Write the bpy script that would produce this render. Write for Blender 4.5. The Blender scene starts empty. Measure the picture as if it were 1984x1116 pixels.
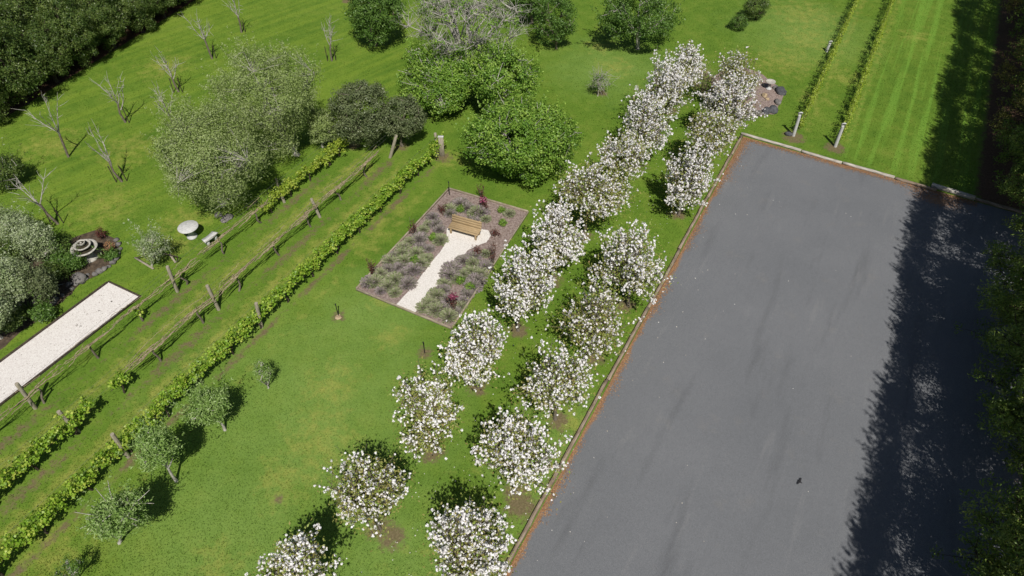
import bpy, math, random
import numpy as np
from mathutils import Vector, Matrix

S = bpy.context.scene
COL = S.collection
# ------------------------------------------------------------------ camera
PITCH = math.radians(46.81)
CAM_H = 25.0
FPX = 1323.0                       # focal length in pixels of the 1984 wide photograph
cd = bpy.data.cameras.new("camera")
cam = bpy.data.objects.new("camera", cd)
COL.objects.link(cam)
cd.sensor_fit = 'HORIZONTAL'
cd.sensor_width = 36.0
cd.lens = 36.0 * FPX / 1984.0
cd.clip_end = 6000.0
cam.location = (0, 0, CAM_H)
cam.rotation_euler = (math.pi / 2 - PITCH, 0, 0)
S.camera = cam
# ------------------------------------------------------------------ sky, sun, exposure
SUN_EL = math.radians(54)
SH = math.radians(101)             # azimuth (from +x) the shadows point to
w = bpy.data.worlds.new("World")
S.world = w
w.use_nodes = True
nt = w.node_tree
bg = nt.nodes["Background"]
sky = nt.nodes.new("ShaderNodeTexSky")
sky.sky_type = 'NISHITA'
sky.sun_disc = False
sky.sun_elevation = SUN_EL
sky.sun_rotation = math.radians(169)
nt.links.new(sky.outputs[0], bg.inputs[0])
bg.inputs[1].default_value = 0.05
sd = bpy.data.lights.new("sun", 'SUN')
sd.energy = 4.6
sd.angle = math.radians(0.5)
sd.color = (1.0, 0.955, 0.89)
sun = bpy.data.objects.new("sun", sd)
COL.objects.link(sun)
ldir = Vector((math.cos(SH) * math.cos(SUN_EL), math.sin(SH) * math.cos(SUN_EL), -math.sin(SUN_EL)))
sun.rotation_euler = ldir.to_track_quat('-Z', 'Y').to_euler()
sun.location = (8, -20, 60)
S.view_settings.view_transform = 'Standard'
S.view_settings.look = 'None'
S.view_settings.exposure = 0.06
S.view_settings.gamma = 1.0
S.cycles.max_bounces = 6
S.cycles.transparent_max_bounces = 4

# ------------------------------------------------------------------ surveying helpers
_fw = np.array([0, math.cos(PITCH), -math.sin(PITCH)])
_up = np.array([0, math.sin(PITCH), math.cos(PITCH)])
_rt = np.array([1.0, 0, 0])


def at(px, py, z=0.0):
    """ground point (or point at height z) surveyed from the photograph"""
    d = _rt * (px - 992) / FPX + _up * (558 - py) / FPX + _fw
    k = (z - CAM_H) / d[2]
    return np.array([0, 0, CAM_H]) + d * k


def proj(p):
    v = np.asarray(p, float) - np.array([0, 0, CAM_H])
    c = v @ _fw
    return 992 + FPX * (v @ _rt) / c, 558 - FPX * (v @ _up) / c, c


LC = at(1440, 265)                                  # far left corner of the car park
_a = math.atan2(.878, .479)
LU = np.array([math.cos(_a), math.sin(_a), 0])      # along the car park's long edge, away
LN = np.array([math.sin(_a), -math.cos(_a), 0])     # across, to the right


def st(s, t, z=0.0):
    return LC + LU * s + LN * t + np.array([0, 0, z])


def to_st(x, y):
    dx, dy = x - LC[0], y - LC[1]
    return dx * LU[0] + dy * LU[1], dx * LN[0] + dy * LN[1]


def crown_fit(base, bbox):
    """crown centre (relative to the base), radius and half height from the measured outline"""
    b = at(*base)
    x0, y0, x1, y1 = bbox
    lo, hi = 0.2, 12.0
    for _ in range(40):
        m = (lo + hi) / 2
        if proj(b + [0, 0, m])[1] > (y0 + y1) / 2:
            lo = m
        else:
            hi = m
    cz = lo
    c = at((x0 + x1) / 2, (y0 + y1) / 2, cz)
    dep = proj(c)[2]
    r = (x1 - x0) / 2 * dep / FPX
    hh = (y1 - y0) / 2 * dep / FPX
    va = PITCH + math.atan(((y0 + y1) / 2 - 558) / FPX)
    q = hh * hh - (r * math.sin(va)) ** 2
    rz = math.sqrt(max(q, 0.0)) / math.cos(va)
    rz = min(max(rz, 0.62 * r), 1.7 * r)
    rz = min(rz, cz * 0.95)
    return b, c - b, r, rz


# ------------------------------------------------------------------ mesh helpers
class MB:
    """collects geometry; build() links it as ONE mesh object"""

    def __init__(self):
        self.v, self.f, self.r, self.m, self.n = [], [], [], [], 0

    def add(self, verts, faces, rnd=0.5, mi=0):
        verts = np.asarray(verts, float).reshape(-1, 3)
        faces = np.asarray(faces, int)
        self.v.append(verts)
        self.f.append(faces + self.n)
        k = len(faces)
        self.r.append(np.broadcast_to(np.asarray(rnd, float), (k,)).copy())
        self.m.append(np.full(k, mi, int))
        self.n += len(verts)

    def tube(self, pts, rad, k=6, rnd=0.5, mi=0, cap=True):
        pts = np.asarray(pts, float)
        n = len(pts)
        rad = np.broadcast_to(np.asarray(rad, float), (n,))
        d = np.gradient(pts, axis=0)
        d /= np.linalg.norm(d, axis=1)[:, None] + 1e-9
        ref = np.where(np.abs(d[:, 2:3]) > .9, np.array([[1., 0, 0]]), np.array([[0, 0, 1.]]))
        if np.abs(d[:, 2]).max() > .9:
            ref = np.tile(np.array([[.95, .31, 0]]), (n, 1))
        a = np.cross(d, ref)
        a /= np.linalg.norm(a, axis=1)[:, None] + 1e-9
        b = np.cross(d, a)
        th = np.arange(k) * 2 * math.pi / k
        ring = pts[:, None] + rad[:, None, None] * (a[:, None] * np.cos(th)[None, :, None] + b[:, None] * np.sin(th)[None, :, None])
        i = np.arange(n - 1)[:, None] * k
        j = np.arange(k)[None]
        j2 = (j + 1) % k
        F = np.stack([i + j, i + j2, i + k + j2, i + k + j], -1).reshape(-1, 4)
        self.add(ring.reshape(-1, 3), F, rnd, mi)
        if cap:
            for e, rg in ((0, ring[0]), (n - 1, ring[-1])):
                c = len(rg)
                vv = np.vstack([rg, pts[e]])
                ff = [[q, (q + 1) % c, c] if e else [(q + 1) % c, q, c] for q in range(c)]
                self.add(vv, ff, rnd, mi)

    def box(self, c, size, rot=None, rnd=0.5, mi=0, bev=0.0):
        sx, sy, sz = [q / 2 for q in size]
        if bev <= 0:
            v = np.array([[x, y, z] for z in (-sz, sz) for x, y in ((-sx, -sy), (sx, -sy), (sx, sy), (-sx, sy))])
            f = [[3, 2, 1, 0], [4, 5, 6, 7], [0, 1, 5, 4], [1, 2, 6, 5], [2, 3, 7, 6], [3, 0, 4, 7]]
        else:
            b = bev
            rings = []
            for z, k in ((-sz, b), (-sz + b, 0), (sz - b, 0), (sz, b)):
                X, Y = sx - k, sy - k
                q = b * .6 if k == 0 else b * .3
                rings.append([[-X + q, -Y, z], [X - q, -Y, z], [X, -Y + q, z], [X, Y - q, z], [X - q, Y, z], [-X + q, Y, z], [-X, Y - q, z], [-X, -Y + q, z]])
            v = np.array(rings).reshape(-1, 3)
            f = []
            for a in range(3):
                for j in range(8):
                    f.append([a * 8 + j, a * 8 + (j + 1) % 8, a * 8 + 8 + (j + 1) % 8, a * 8 + 8 + j])
            f2 = [list(range(7, -1, -1)), list(range(24, 32))]
        if rot is not None:
            v = v @ np.asarray(rot).T
        v = v + np.asarray(c, float)
        if bev > 0:
            n0 = self.n
            self.add(v, f, rnd, mi)
            self.f.append(np.array(f2) + n0)
            self.r.append(np.full(2, rnd if np.isscalar(rnd) else .5))
            self.m.append(np.full(2, mi, int))
        else:
            self.add(v, f, rnd, mi)

    def lathe(self, prof, c=(0, 0, 0), k=28, rnd=0.5, mi=0, wob=0.0, rng=None):
        prof = np.asarray(prof, float)
        th = np.arange(k) * 2 * math.pi / k
        R = prof[:, 0][:, None] * np.ones(k)[None]
        if wob:
            R = R * (1 + wob * rng.normal(size=R.shape))
        v = np.stack([R * np.cos(th), R * np.sin(th), np.repeat(prof[:, 1][:, None], k, 1)], -1).reshape(-1, 3) + np.asarray(c, float)
        n = len(prof)
        i = np.arange(n - 1)[:, None] * k
        j = np.arange(k)[None]
        j2 = (j + 1) % k
        self.add(v, np.stack([i + j, i + j2, i + k + j2, i + k + j], -1).reshape(-1, 4), rnd, mi)

    def leaves(self, p, ln, wd, rng, up=0.35, nrm=None, rnd=None, mi=0, square=False):
        """leaf sized diamonds at points p, facing random ways biased towards nrm / up"""
        n = len(p)
        if n == 0:
            return
        N = rng.normal(size=(n, 3))
        N /= np.linalg.norm(N, axis=1)[:, None]
        N[:, 2] += up
        if nrm is not None:
            N += nrm
        N /= np.linalg.norm(N, axis=1)[:, None] + 1e-9
        A = np.cross(N, rng.normal(size=(n, 3)))
        A /= np.linalg.norm(A, axis=1)[:, None] + 1e-9
        B = np.cross(N, A)
        sc = rng.uniform(.65, 1.25, n)[:, None]
        a, b = A * ln / 2 * sc, B * wd / 2 * sc
        cup = N * (wd * .22) * sc
        if square:
            V = np.stack([p - a - b + cup, p + a - b, p + a + b + cup, p - a + b], 1)
        else:
            V = np.stack([p - a, p + b - a * .15 + cup, p + a, p - b - a * .15 + cup], 1)
        F = np.arange(4 * n).reshape(n, 4)
        if rnd is None:
            rnd = rng.uniform(0, 1, n)
        self.add(V.reshape(-1, 3), F, rnd, mi)

    def mesh(self, name, mats, smooth=False):
        me = bpy.data.meshes.new(name)
        V = np.vstack(self.v)
        tot = np.concatenate([np.full(len(f), f.shape[1], int) for f in self.f])
        loops = np.concatenate([f.reshape(-1) for f in self.f])
        start = np.concatenate([[0], np.cumsum(tot)[:-1]])
        me.vertices.add(len(V))
        me.vertices.foreach_set("co", V.astype(np.float32).ravel())
        me.loops.add(len(loops))
        me.loops.foreach_set("vertex_index", loops.astype(np.int32))
        me.polygons.add(len(tot))
        me.polygons.foreach_set("loop_start", start.astype(np.int32))
        me.polygons.foreach_set("loop_total", tot.astype(np.int32))
        me.polygons.foreach_set("material_index", np.concatenate(self.m).astype(np.int32))
        if smooth:
            me.polygons.foreach_set("use_smooth", np.ones(len(tot), bool))
        at_ = me.attributes.new("tint", 'FLOAT', 'FACE')
        at_.data.foreach_set("value", np.concatenate(self.r).astype(np.float32))
        for m in (mats if isinstance(mats, (list, tuple)) else [mats]):
            me.materials.append(m)
        me.update(calc_edges=True)
        return me

    def build(self, name, mats, parent=None, loc=None, smooth=False):
        o = bpy.data.objects.new(name, self.mesh(name, mats, smooth))
        COL.objects.link(o)
        if parent is not None:
            o.parent = parent
        if loc is not None:
            o.location = Vector(loc)
        return o


def thing(name, label, cat, loc=(0, 0, 0), rz=0.0, group=None):
    o = bpy.data.objects.new(name, None)
    COL.objects.link(o)
    o.empty_display_size = .3
    o.location = Vector(loc)
    o.rotation_euler = (0, 0, rz)
    o["label"] = label
    o["category"] = cat
    if group:
        o["group"] = group
    return o


def tag(o, label, cat, group=None):
    o["label"] = label
    o["category"] = cat
    if group:
        o["group"] = group
    return o


def struct(o, kind='structure'):
    o["kind"] = kind
    return o


def dup(root, loc, rz=0.0, sc=1.0, label=None):
    r = root.copy()
    COL.objects.link(r)
    r.location = Vector(loc)
    r.rotation_euler = (0, 0, rz)
    r.scale = (sc, sc, sc) if np.isscalar(sc) else sc
    if label:
        r["label"] = label
    for ch in list(root.children):
        c = ch.copy()
        COL.objects.link(c)
        c.parent = r
    return r


# ------------------------------------------------------------------ materials
def newmat(name):
    m = bpy.data.materials.new(name)
    m.use_nodes = True
    n = m.node_tree
    return m, n, n.nodes["Principled BSDF"]


def nd(n, typ, **kw):
    o = n.nodes.new(typ)
    for k, v in kw.items():
        if k.startswith("i_"):
            o.inputs[k[2:].replace("_", " ")].default_value = v
        else:
            setattr(o, k, v)
    return o


def ramp(n, stops, src=None):
    r = n.nodes.new("ShaderNodeValToRGB")
    e = r.color_ramp.elements
    while len(e) < len(stops):
        e.new(.5)
    for q, (p, c) in zip(e, stops):
        q.position = p
        q.color = (*c, 1)
    if src is not None:
        n.links.new(src, r.inputs[0])
    return r


def noise(n, scale, detail=4, rough=.55, vec=None):
    q = nd(n, "ShaderNodeTexNoise")
    q.inputs["Scale"].default_value = scale
    q.inputs["Detail"].default_value = detail
    q.inputs["Roughness"].default_value = rough
    if vec is not None:
        n.links.new(vec, q.inputs["Vector"])
    return q


def mix(n, fac, a, b, mode='MIX'):
    q = n.nodes.new("ShaderNodeMixRGB")
    q.blend_type = mode
    for s, v in ((0, fac), (1, a), (2, b)):
        if hasattr(v, "links"):
            n.links.new(v, q.inputs[s])
        elif s == 0:
            q.inputs[0].default_value = v
        else:
            q.inputs[s].default_value = (*v, 1)
    return q.outputs[0]


def mth(n, op, a, b=None, c=None, clamp=False):
    q = n.nodes.new("ShaderNodeMath")
    q.operation = op
    q.use_clamp = clamp
    for i, v in enumerate((a, b, c)):
        if v is None:
            continue
        if hasattr(v, "links"):
            n.links.new(v, q.inputs[i])
        else:
            q.inputs[i].default_value = v
    return q.outputs[0]


def attr(n, name):
    q = n.nodes.new("ShaderNodeAttribute")
    q.attribute_name = name
    return q.outputs["Fac"]


def objco(n):
    return n.nodes.new("ShaderNodeTexCoord").outputs["Object"]


def bump(n, p, h, strength=.4, dist=.02):
    b = n.nodes.new("ShaderNodeBump")
    b.inputs["Strength"].default_value = strength
    b.inputs["Distance"].default_value = dist
    n.links.new(h, b.inputs["Height"])
    n.links.new(b.outputs[0], p.inputs["Normal"])


def leafmat(name, cols, transl=.3, rough=.5, spec=.35):
    """leaf or petal: every leaf its own tint, some light passes through"""
    m, n, p = newmat(name)
    k = len(cols)
    r = ramp(n, [(i / (k - 1), c) for i, c in enumerate(cols)], attr(n, "tint"))
    n.links.new(r.outputs[0], p.inputs["Base Color"])
    p.inputs["Roughness"].default_value = rough
    p.inputs["Specular IOR Level"].default_value = spec
    t = n.nodes.new("ShaderNodeBsdfTranslucent")
    hs = nd(n, "ShaderNodeHueSaturation")
    hs.inputs["Saturation"].default_value = 1.1
    hs.inputs["Value"].default_value = 1.1
    n.links.new(r.outputs[0], hs.inputs["Color"])
    n.links.new(hs.outputs[0], t.inputs[0])
    mx = n.nodes.new("ShaderNodeMixShader")
    mx.inputs[0].default_value = transl
    n.links.new(p.outputs[0], mx.inputs[1])
    n.links.new(t.outputs[0], mx.inputs[2])
    n.links.new(mx.outputs[0], n.nodes["Material Output"].inputs[0])
    return m


def roughmat(name, c1, c2, scale=8, rough=.85, bs=.5, bd=.02, stretch=None, c3=None):
    m, n, p = newmat(name)
    v = objco(n)
    if stretch:
        mp = n.nodes.new("ShaderNodeMapping")
        mp.inputs["Scale"].default_value = stretch
        n.links.new(v, mp.inputs[0])
        v = mp.outputs[0]
    q = noise(n, scale, 6, .6, v)
    stops = [(.32, c1), (.68, c2)] if c3 is None else [(.28, c1), (.5, c2), (.72, c3)]
    n.links.new(ramp(n, stops, q.outputs[0]).outputs[0], p.inputs["Base Color"])
    p.inputs["Roughness"].default_value = rough
    p.inputs["Specular IOR Level"].default_value = .25
    bump(n, p, noise(n, scale * 3, 5, .65, v).outputs[0], bs, bd)
    return m


M = {}
M['blossom'] = leafmat('blossom_petals', [(.80, .71, .70), (.87, .845, .84), (.92, .91, .91)], .22, .6, .2)
M['young_leaf'] = leafmat('bronze_young_leaves', [(.32, .22, .09), (.33, .36, .09), (.22, .38, .06)], .34)
M['olive_leaf'] = leafmat('olive_leaves', [(.19, .27, .065), (.29, .37, .12), (.40, .46, .22)], .34, .45)
M['fresh_leaf'] = leafmat('fresh_olive_leaves', [(.14, .25, .05), (.24, .37, .09), (.40, .50, .22)], .34, .45)
M['dark_leaf'] = leafmat('dark_green_leaves', [(.042, .085, .018), (.088, .142, .028), (.19, .24, .06)], .24, .42)
M['grey_leaf'] = leafmat('dull_grey_green_leaves', [(.09, .12, .045), (.13, .165, .07), (.20, .225, .11)], .2, .45)
M['brown_leaf'] = leafmat('olive_brown_needles', [(.12, .13, .03), (.19, .19, .045), (.34, .29, .09)], .28, .5)
M['green_leaf'] = leafmat('bright_green_leaves', [(.085, .19, .024), (.19, .34, .045), (.38, .52, .10)], .36, .45)
M['mid_leaf'] = leafmat('mid_green_leaves', [(.065, .14, .022), (.105, .20, .035), (.17, .27, .06)], .3, .45)
M['vine_leaf'] = leafmat('vine_leaves', [(.13, .26, .02), (.26, .42, .04), (.54, .58, .11)], .36, .45)
M['vine_young'] = leafmat('young_vine_leaves', [(.20, .29, .025), (.30, .40, .04), (.44, .48, .09)], .34, .5)
M['pine_leaf'] = leafmat('conifer_needles', [(.08, .15, .024), (.15, .23, .04), (.32, .38, .09)], .32, .5)
M['silver_leaf'] = leafmat('silver_olive_leaves', [(.17, .24, .09), (.30, .37, .17), (.52, .57, .40)], .28, .45)
M['lavender'] = leafmat('lavender_sprigs', [(.22, .27, .12), (.30, .33, .18), (.36, .32, .27)], .28, .7, .2)
M['lavender_purple'] = leafmat('lavender_flower_sprigs', [(.21, .21, .15), (.29, .26, .23), (.35, .28, .31)], .28, .7, .2)
M['red_leaf'] = leafmat('dark_red_leaves', [(.09, .025, .025), (.13, .035, .03), (.16, .09, .05)], .25)
M['pink'] = leafmat('pink_flowers', [(.22, .045, .09), (.32, .07, .14), (.40, .18, .22)], .25, .6)
M['flax'] = leafmat('spiky_leaves', [(.07, .12, .03), (.11, .17, .04), (.17, .21, .07)], .2, .4)
M['silver_spike'] = leafmat('silver_spiky_leaves', [(.28, .31, .28), (.36, .39, .36), (.4, .42, .4)], .15, .5)
M['needle'] = leafmat('fallen_needles', [(.20, .10, .045), (.32, .17, .08), (.42, .27, .15)], .05, .9, .1)
M['needle_dark'] = leafmat('dry_brown_debris', [(.10, .08, .06), (.22, .18, .14), (.36, .31, .26)], .05, .9, .1)
M['petal'] = leafmat('fallen_petals', [(.4, .36, .3), (.6, .57, .52), (.8, .78, .75)], .05, .9, .1)
M['bark'] = roughmat('grey_brown_bark', (.10, .08, .06), (.22, .19, .15), 14, .9, .8, .03, (1, 1, .3))
M['pale_bark'] = roughmat('pale_lichen_bark', (.25, .23, .19), (.52, .50, .45), 12, .9, .7, .03, (1, 1, .4))
M['dark_bark'] = roughmat('dark_bark', (.03, .024, .018), (.09, .07, .05), 14, .95, .8, .03, (1, 1, .3))
M['cane'] = roughmat('vine_cane', (.17, .13, .075), (.38, .32, .21), 10, .9, .6, .01)
M['post'] = roughmat('weathered_post_wood', (.20, .17, .12), (.42, .38, .30), 7, .9, .6, .02, (6, 6, .6))
M['kerb'] = roughmat('weathered_brown_timber', (.10, .072, .05), (.24, .185, .135), 3.5, .9, .8, .02, (.5, 5, 5), (.40, .34, .275))
M['pale_kerb'] = roughmat('bleached_timber', (.17, .15, .12), (.40, .37, .32), 3.5, .9, .8, .02, (.5, 5, 5), (.62, .59, .54))
M['edge'] = roughmat('bed_edge_board', (.20, .16, .11), (.38, .33, .25), 3, .9, .6, .01, (1, 1, 4))
M['bench'] = roughmat('honey_bench_wood', (.28, .195, .10), (.44, .33, .19), 5, .7, .4, .01, (.8, 8, 8))
M['concrete'] = roughmat('pale_concrete', (.40, .40, .39), (.58, .58, .57), 9, .85, .4, .01)
M['oldstone'] = roughmat('lichened_stone', (.30, .28, .24), (.52, .50, .45), 9, .9, .6, .02)
M['rock'] = roughmat('grey_rock', (.09, .085, .08), (.24, .225, .21), 5, .9, .9, .05)
M['darkrock'] = roughmat('dark_basalt_rock', (.045, .048, .055), (.12, .122, .13), 5, .85, .9, .05)
M['tanrock'] = roughmat('tan_rock', (.30, .22, .13), (.48, .38, .25), 6, .9, .7, .03)
M['path_gravel'] = roughmat('white_chip_gravel', (.54, .50, .45), (.73, .69, .64), 18, .95, 1.0, .03, None, (.84, .81, .77))
M['gravel'] = roughmat('white_shell_gravel', (.54, .49, .45), (.74, .70, .66), 22, .95, 1.0, .03, None, (.86, .84, .80))
n = M['gravel'].node_tree
p = n.nodes["Principled BSDF"]
src = p.inputs["Base Color"].links[0].from_socket
v = objco(n)
gr = ramp(n, [(.60, (0, 0, 0)), (.72, (1, 1, 1))], noise(n, 7, 6, .8, v).outputs[0]).outputs[0]
n.links.new(mix(n, mth(n, 'MULTIPLY', gr, .45), src, (.34, .29, .24)), p.inputs["Base Color"])
M['mulch'] = roughmat('bark_mulch', (.145, .10, .085), (.275, .21, .185), 9, .95, 1.0, .06, None, (.42, .345, .31))
M['soil'] = roughmat('dark_soil', (.035, .026, .018), (.085, .062, .042), 5, .95, 1.0, .05, None, (.14, .105, .07))
M['black'] = roughmat('black_metal', (.015, .015, .016), (.03, .03, .03), 9, .5, .2, .005)
M['bird'] = roughmat('black_feathers', (.012, .012, .014), (.03, .03, .034), 20, .6, .3, .005)
M['wire'] = roughmat('dull_wire', (.08, .08, .075), (.15, .15, .14), 30, .6, .1, .001)
M['water'] = roughmat('fountain_water', (.03, .026, .016), (.07, .06, .04), 4, .25, .1, .005)

# asphalt
m, n, p = newmat('asphalt')
v = objco(n)
fine = noise(n, 60, 3, .7, v)
mp = n.nodes.new("ShaderNodeMapping")
mp.vector_type = 'TEXTURE'
mp.inputs["Rotation"].default_value = (0, 0, _a)
mp.inputs["Scale"].default_value = (8, 1.1, 1)
n.links.new(v, mp.inputs[0])
strk = noise(n, 1.0, 5, .6, mp.outputs[0])
big = noise(n, .22, 5, .6, v)
c = ramp(n, [(.25, (.126, .132, .142)), (.75, (.152, .157, .167))], big.outputs[0]).outputs[0]
c = mix(n, mth(n, 'MULTIPLY', ramp(n, [(.56, (0, 0, 0)), (.74, (1, 1, 1))], strk.outputs[0]).outputs[0], .52), c, (.082, .085, .092))
lt_ = noise(n, 1.7, 4, .6, mp.outputs[0])
c = mix(n, mth(n, 'MULTIPLY', ramp(n, [(.60, (0, 0, 0)), (.76, (1, 1, 1))], lt_.outputs[0]).outputs[0], .35), c, (.215, .215, .215))
c = mix(n, mth(n, 'MULTIPLY', ramp(n, [(.60, (0, 0, 0)), (.8, (1, 1, 1))], noise(n, .8, 4, .6, v).outputs[0]).outputs[0], .30), c, (.20, .185, .165))
grain = ramp(n, [(.3, (.58, .58, .59)), (.7, (1.42, 1.42, 1.40))], fine.outputs[0]).outputs[0]
c = mix(n, 1.0, c, grain, 'MULTIPLY')
vor = nd(n, "ShaderNodeTexVoronoi")
vor.inputs["Scale"].default_value = 5.0
n.links.new(v, vor.inputs["Vector"])
spk = mth(n, 'LESS_THAN', vor.outputs["Distance"], .055)
c = mix(n, mth(n, 'MULTIPLY', spk, .34), c, (.40, .37, .33))
lit = attr(n, "litter")
ln_ = noise(n, 9, 5, .7, v)
lf = mth(n, 'ADD', lit, mth(n, 'MULTIPLY', mth(n, 'SUBTRACT', ln_.outputs[0], .5), 1.5))
lf = ramp(n, [(.42, (0, 0, 0)), (.66, (1, 1, 1))], lf).outputs[0]
c = mix(n, mth(n, 'MULTIPLY', lf, .85), c, ramp(n, [(.35, (.17, .09, .045)), (.65, (.33, .19, .10))], noise(n, 30, 4, .6, v).outputs[0]).outputs[0])
n.links.new(c, p.inputs["Base Color"])
p.inputs["Roughness"].default_value = .9
p.inputs["Specular IOR Level"].default_value = .25
bump(n, p, fine.outputs[0], .35, .01)
M['asphalt'] = m

# lawn
m, n, p = newmat('mown_lawn')
v = objco(n)
n1 = noise(n, .16, 5, .6, v)
n2 = noise(n, 1.1, 5, .65, v)
n3 = noise(n, 11, 4, .7, v)
n4 = noise(n, 45, 2, .6, v)
g = ramp(n, [(.30, (.062, .130, .013)), (.5, (.100, .174, .019)), (.70, (.150, .212, .031))],
         mth(n, 'ADD', mth(n, 'MULTIPLY', n1.outputs[0], .5), mth(n, 'MULTIPLY', n2.outputs[0], .5))).outputs[0]
g = mix(n, mth(n, 'MULTIPLY', ramp(n, [(.52, (0, 0, 0)), (.72, (1, 1, 1))], n2.outputs[0]).outputs[0], .3), g, (.14, .19, .03))
pf_ = ramp(n, [(.15, (0, 0, 0)), (.85, (1, 1, 1))], mth(n, 'ADD', attr(n, "pale"), mth(n, 'MULTIPLY', mth(n, 'SUBTRACT', noise(n, .7, 6, .7, v).outputs[0], .5), 1.0))).outputs[0]
g = mix(n, mth(n, 'MULTIPLY', pf_, .58), g, (.175, .268, .066))
# mowing stripes
mpw = n.nodes.new("ShaderNodeMapping")
mpw.vector_type = 'TEXTURE'
_md = at(300, 110) - at(67, 190)
mpw.inputs["Rotation"].default_value = (0, 0, math.atan2(_md[1], _md[0]))
mpw.inputs["Scale"].default_value = (16, .8, 1)
n.links.new(v, mpw.inputs[0])
sw = noise(n, 1.3, 3, .55, mpw.outputs[0])
mow = attr(n, "mow")
sf = mth(n, 'MULTIPLY', ramp(n, [(.42, (0, 0, 0)), (.62, (1, 1, 1))], sw.outputs[0]).outputs[0], mth(n, 'MULTIPLY', mow, .36))
g = mix(n, sf, g, (.190, .265, .030))
mpr = n.nodes.new("ShaderNodeMapping")
mpr.vector_type = 'TEXTURE'
mpr.inputs["Rotation"].default_value = (0, 0, _a)
mpr.inputs["Scale"].default_value = (30, .8, 1)
n.links.new(v, mpr.inputs[0])
sw2 = noise(n, 1.6, 5, .6, mpr.outputs[0])
sw2.inputs['Distortion'].default_value = .5
sf2 = mth(n, 'MULTIPLY', ramp(n, [(.48, (0, 0, 0)), (.62, (1, 1, 1))], sw2.outputs[0]).outputs[0], mth(n, 'MULTIPLY', attr(n, "mowr"), .5))
g = mix(n, sf2, g, (.155, .300, .04))
yel = attr(n, "dry")
yf = ramp(n, [(.35, (0, 0, 0)), (.75, (1, 1, 1))], mth(n, 'ADD', yel, mth(n, 'MULTIPLY', mth(n, 'SUBTRACT', noise(n, 1.7, 6, .7, v).outputs[0], .5), 1.4))).outputs[0]
g = mix(n, mth(n, 'MULTIPLY', yf, .62), g, (.30, .29, .07))
lum = ramp(n, [(.25, (.76, .76, .76)), (.75, (1.28, 1.27, 1.2))], n3.outputs[0]).outputs[0]
g = mix(n, .85, g, lum, 'MULTIPLY')
lum2 = ramp(n, [(.3, (.84, .84, .84)), (.7, (1.2, 1.2, 1.2))], n4.outputs[0]).outputs[0]
g = mix(n, .8, g, lum2, 'MULTIPLY')
dirt = attr(n, "dirt")
df = mth(n, 'ADD', dirt, mth(n, 'MULTIPLY', mth(n, 'SUBTRACT', noise(n, 3.2, 8, .75, v).outputs[0], .5), 1.7))
df = ramp(n, [(.40, (0, 0, 0)), (.70, (1, 1, 1))], df).outputs[0]
dc = ramp(n, [(.3, (.085, .058, .035)), (.55, (.16, .115, .07)), (.75, (.25, .19, .125))], noise(n, 12, 6, .7, v).outputs[0]).outputs[0]
g = mix(n, mth(n, 'MULTIPLY', df, .88), g, dc)
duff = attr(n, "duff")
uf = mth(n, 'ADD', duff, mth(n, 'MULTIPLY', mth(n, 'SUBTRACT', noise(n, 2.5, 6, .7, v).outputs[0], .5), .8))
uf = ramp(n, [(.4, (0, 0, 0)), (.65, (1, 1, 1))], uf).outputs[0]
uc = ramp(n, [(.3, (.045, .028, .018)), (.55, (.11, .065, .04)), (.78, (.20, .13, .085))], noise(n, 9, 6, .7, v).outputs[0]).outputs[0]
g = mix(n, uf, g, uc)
n.links.new(g, p.inputs["Base Color"])
p.inputs["Roughness"].default_value = .8
p.inputs["Specular IOR Level"].default_value = .15
bump(n, p, mth(n, 'ADD', n3.outputs[0], n4.outputs[0]), .4, .025)
M['lawn'] = m
m = M['lawn'].copy()
m.name = 'grass_blades'
n = m.node_tree
p = n.nodes["Principled BSDF"]
src = p.inputs["Base Color"].links[0].from_socket
for l_ in list(p.inputs["Normal"].links):
    n.links.remove(l_)
tr_ = ramp(n, [(0, (.92, .94, .9)), (.5, (1.12, 1.12, 1.05)), (1, (1.70, 1.60, 1.65))], attr(n, "tint")).outputs[0]
cc = mix(n, 1.0, src, tr_, 'MULTIPLY')
n.links.new(cc, p.inputs["Base Color"])
t_ = n.nodes.new("ShaderNodeBsdfTranslucent")
n.links.new(cc, t_.inputs[0])
mx_ = n.nodes.new("ShaderNodeMixShader")
mx_.inputs[0].default_value = .35
n.links.new(p.outputs[0], mx_.inputs[1])
n.links.new(t_.outputs[0], mx_.inputs[2])
n.links.new(mx_.outputs[0], n.nodes["Material Output"].inputs[0])
M['blade'] = m


# ------------------------------------------------------------------ the ground
def grid_sheet(name, xs, ys, z, mat, attrs, frame=None):
    X, Y = np.meshgrid(xs, ys)
    V = np.stack([X, Y, np.full_like(X, z)], -1).reshape(-1, 3)
    if frame:
        P = LC[None] + LU[None] * V[:, 0:1] + LN[None] * V[:, 1:2]
        P[:, 2] = z
        V = P
    nx, ny = len(xs), len(ys)
    i = np.arange(ny - 1)[:, None] * nx + np.arange(nx - 1)[None]
    F = np.stack([i, i + 1, i + nx + 1, i + nx], -1).reshape(-1, 4)
    if frame:
        F = F[:, ::-1]
    b = MB()
    b.add(V, F)
    o = b.build(name, mat)
    for k, fn in attrs.items():
        a = o.data.attributes.new(k, 'FLOAT', 'POINT')
        a.data.foreach_set("value", fn(V[:, 0], V[:, 1]).astype(np.float32))
    return struct(o)


def sstep(a, b, x):
    q = np.clip((x - a) / (b - a), 0, 1)
    return q * q * (3 - 2 * q)


def blob(x, y, c, r, soft=1.6):
    d = np.hypot(x - c[0], y - c[1])
    return np.clip(1.0 - (d / (r * soft)) ** 1.5, 0, 1)


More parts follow.
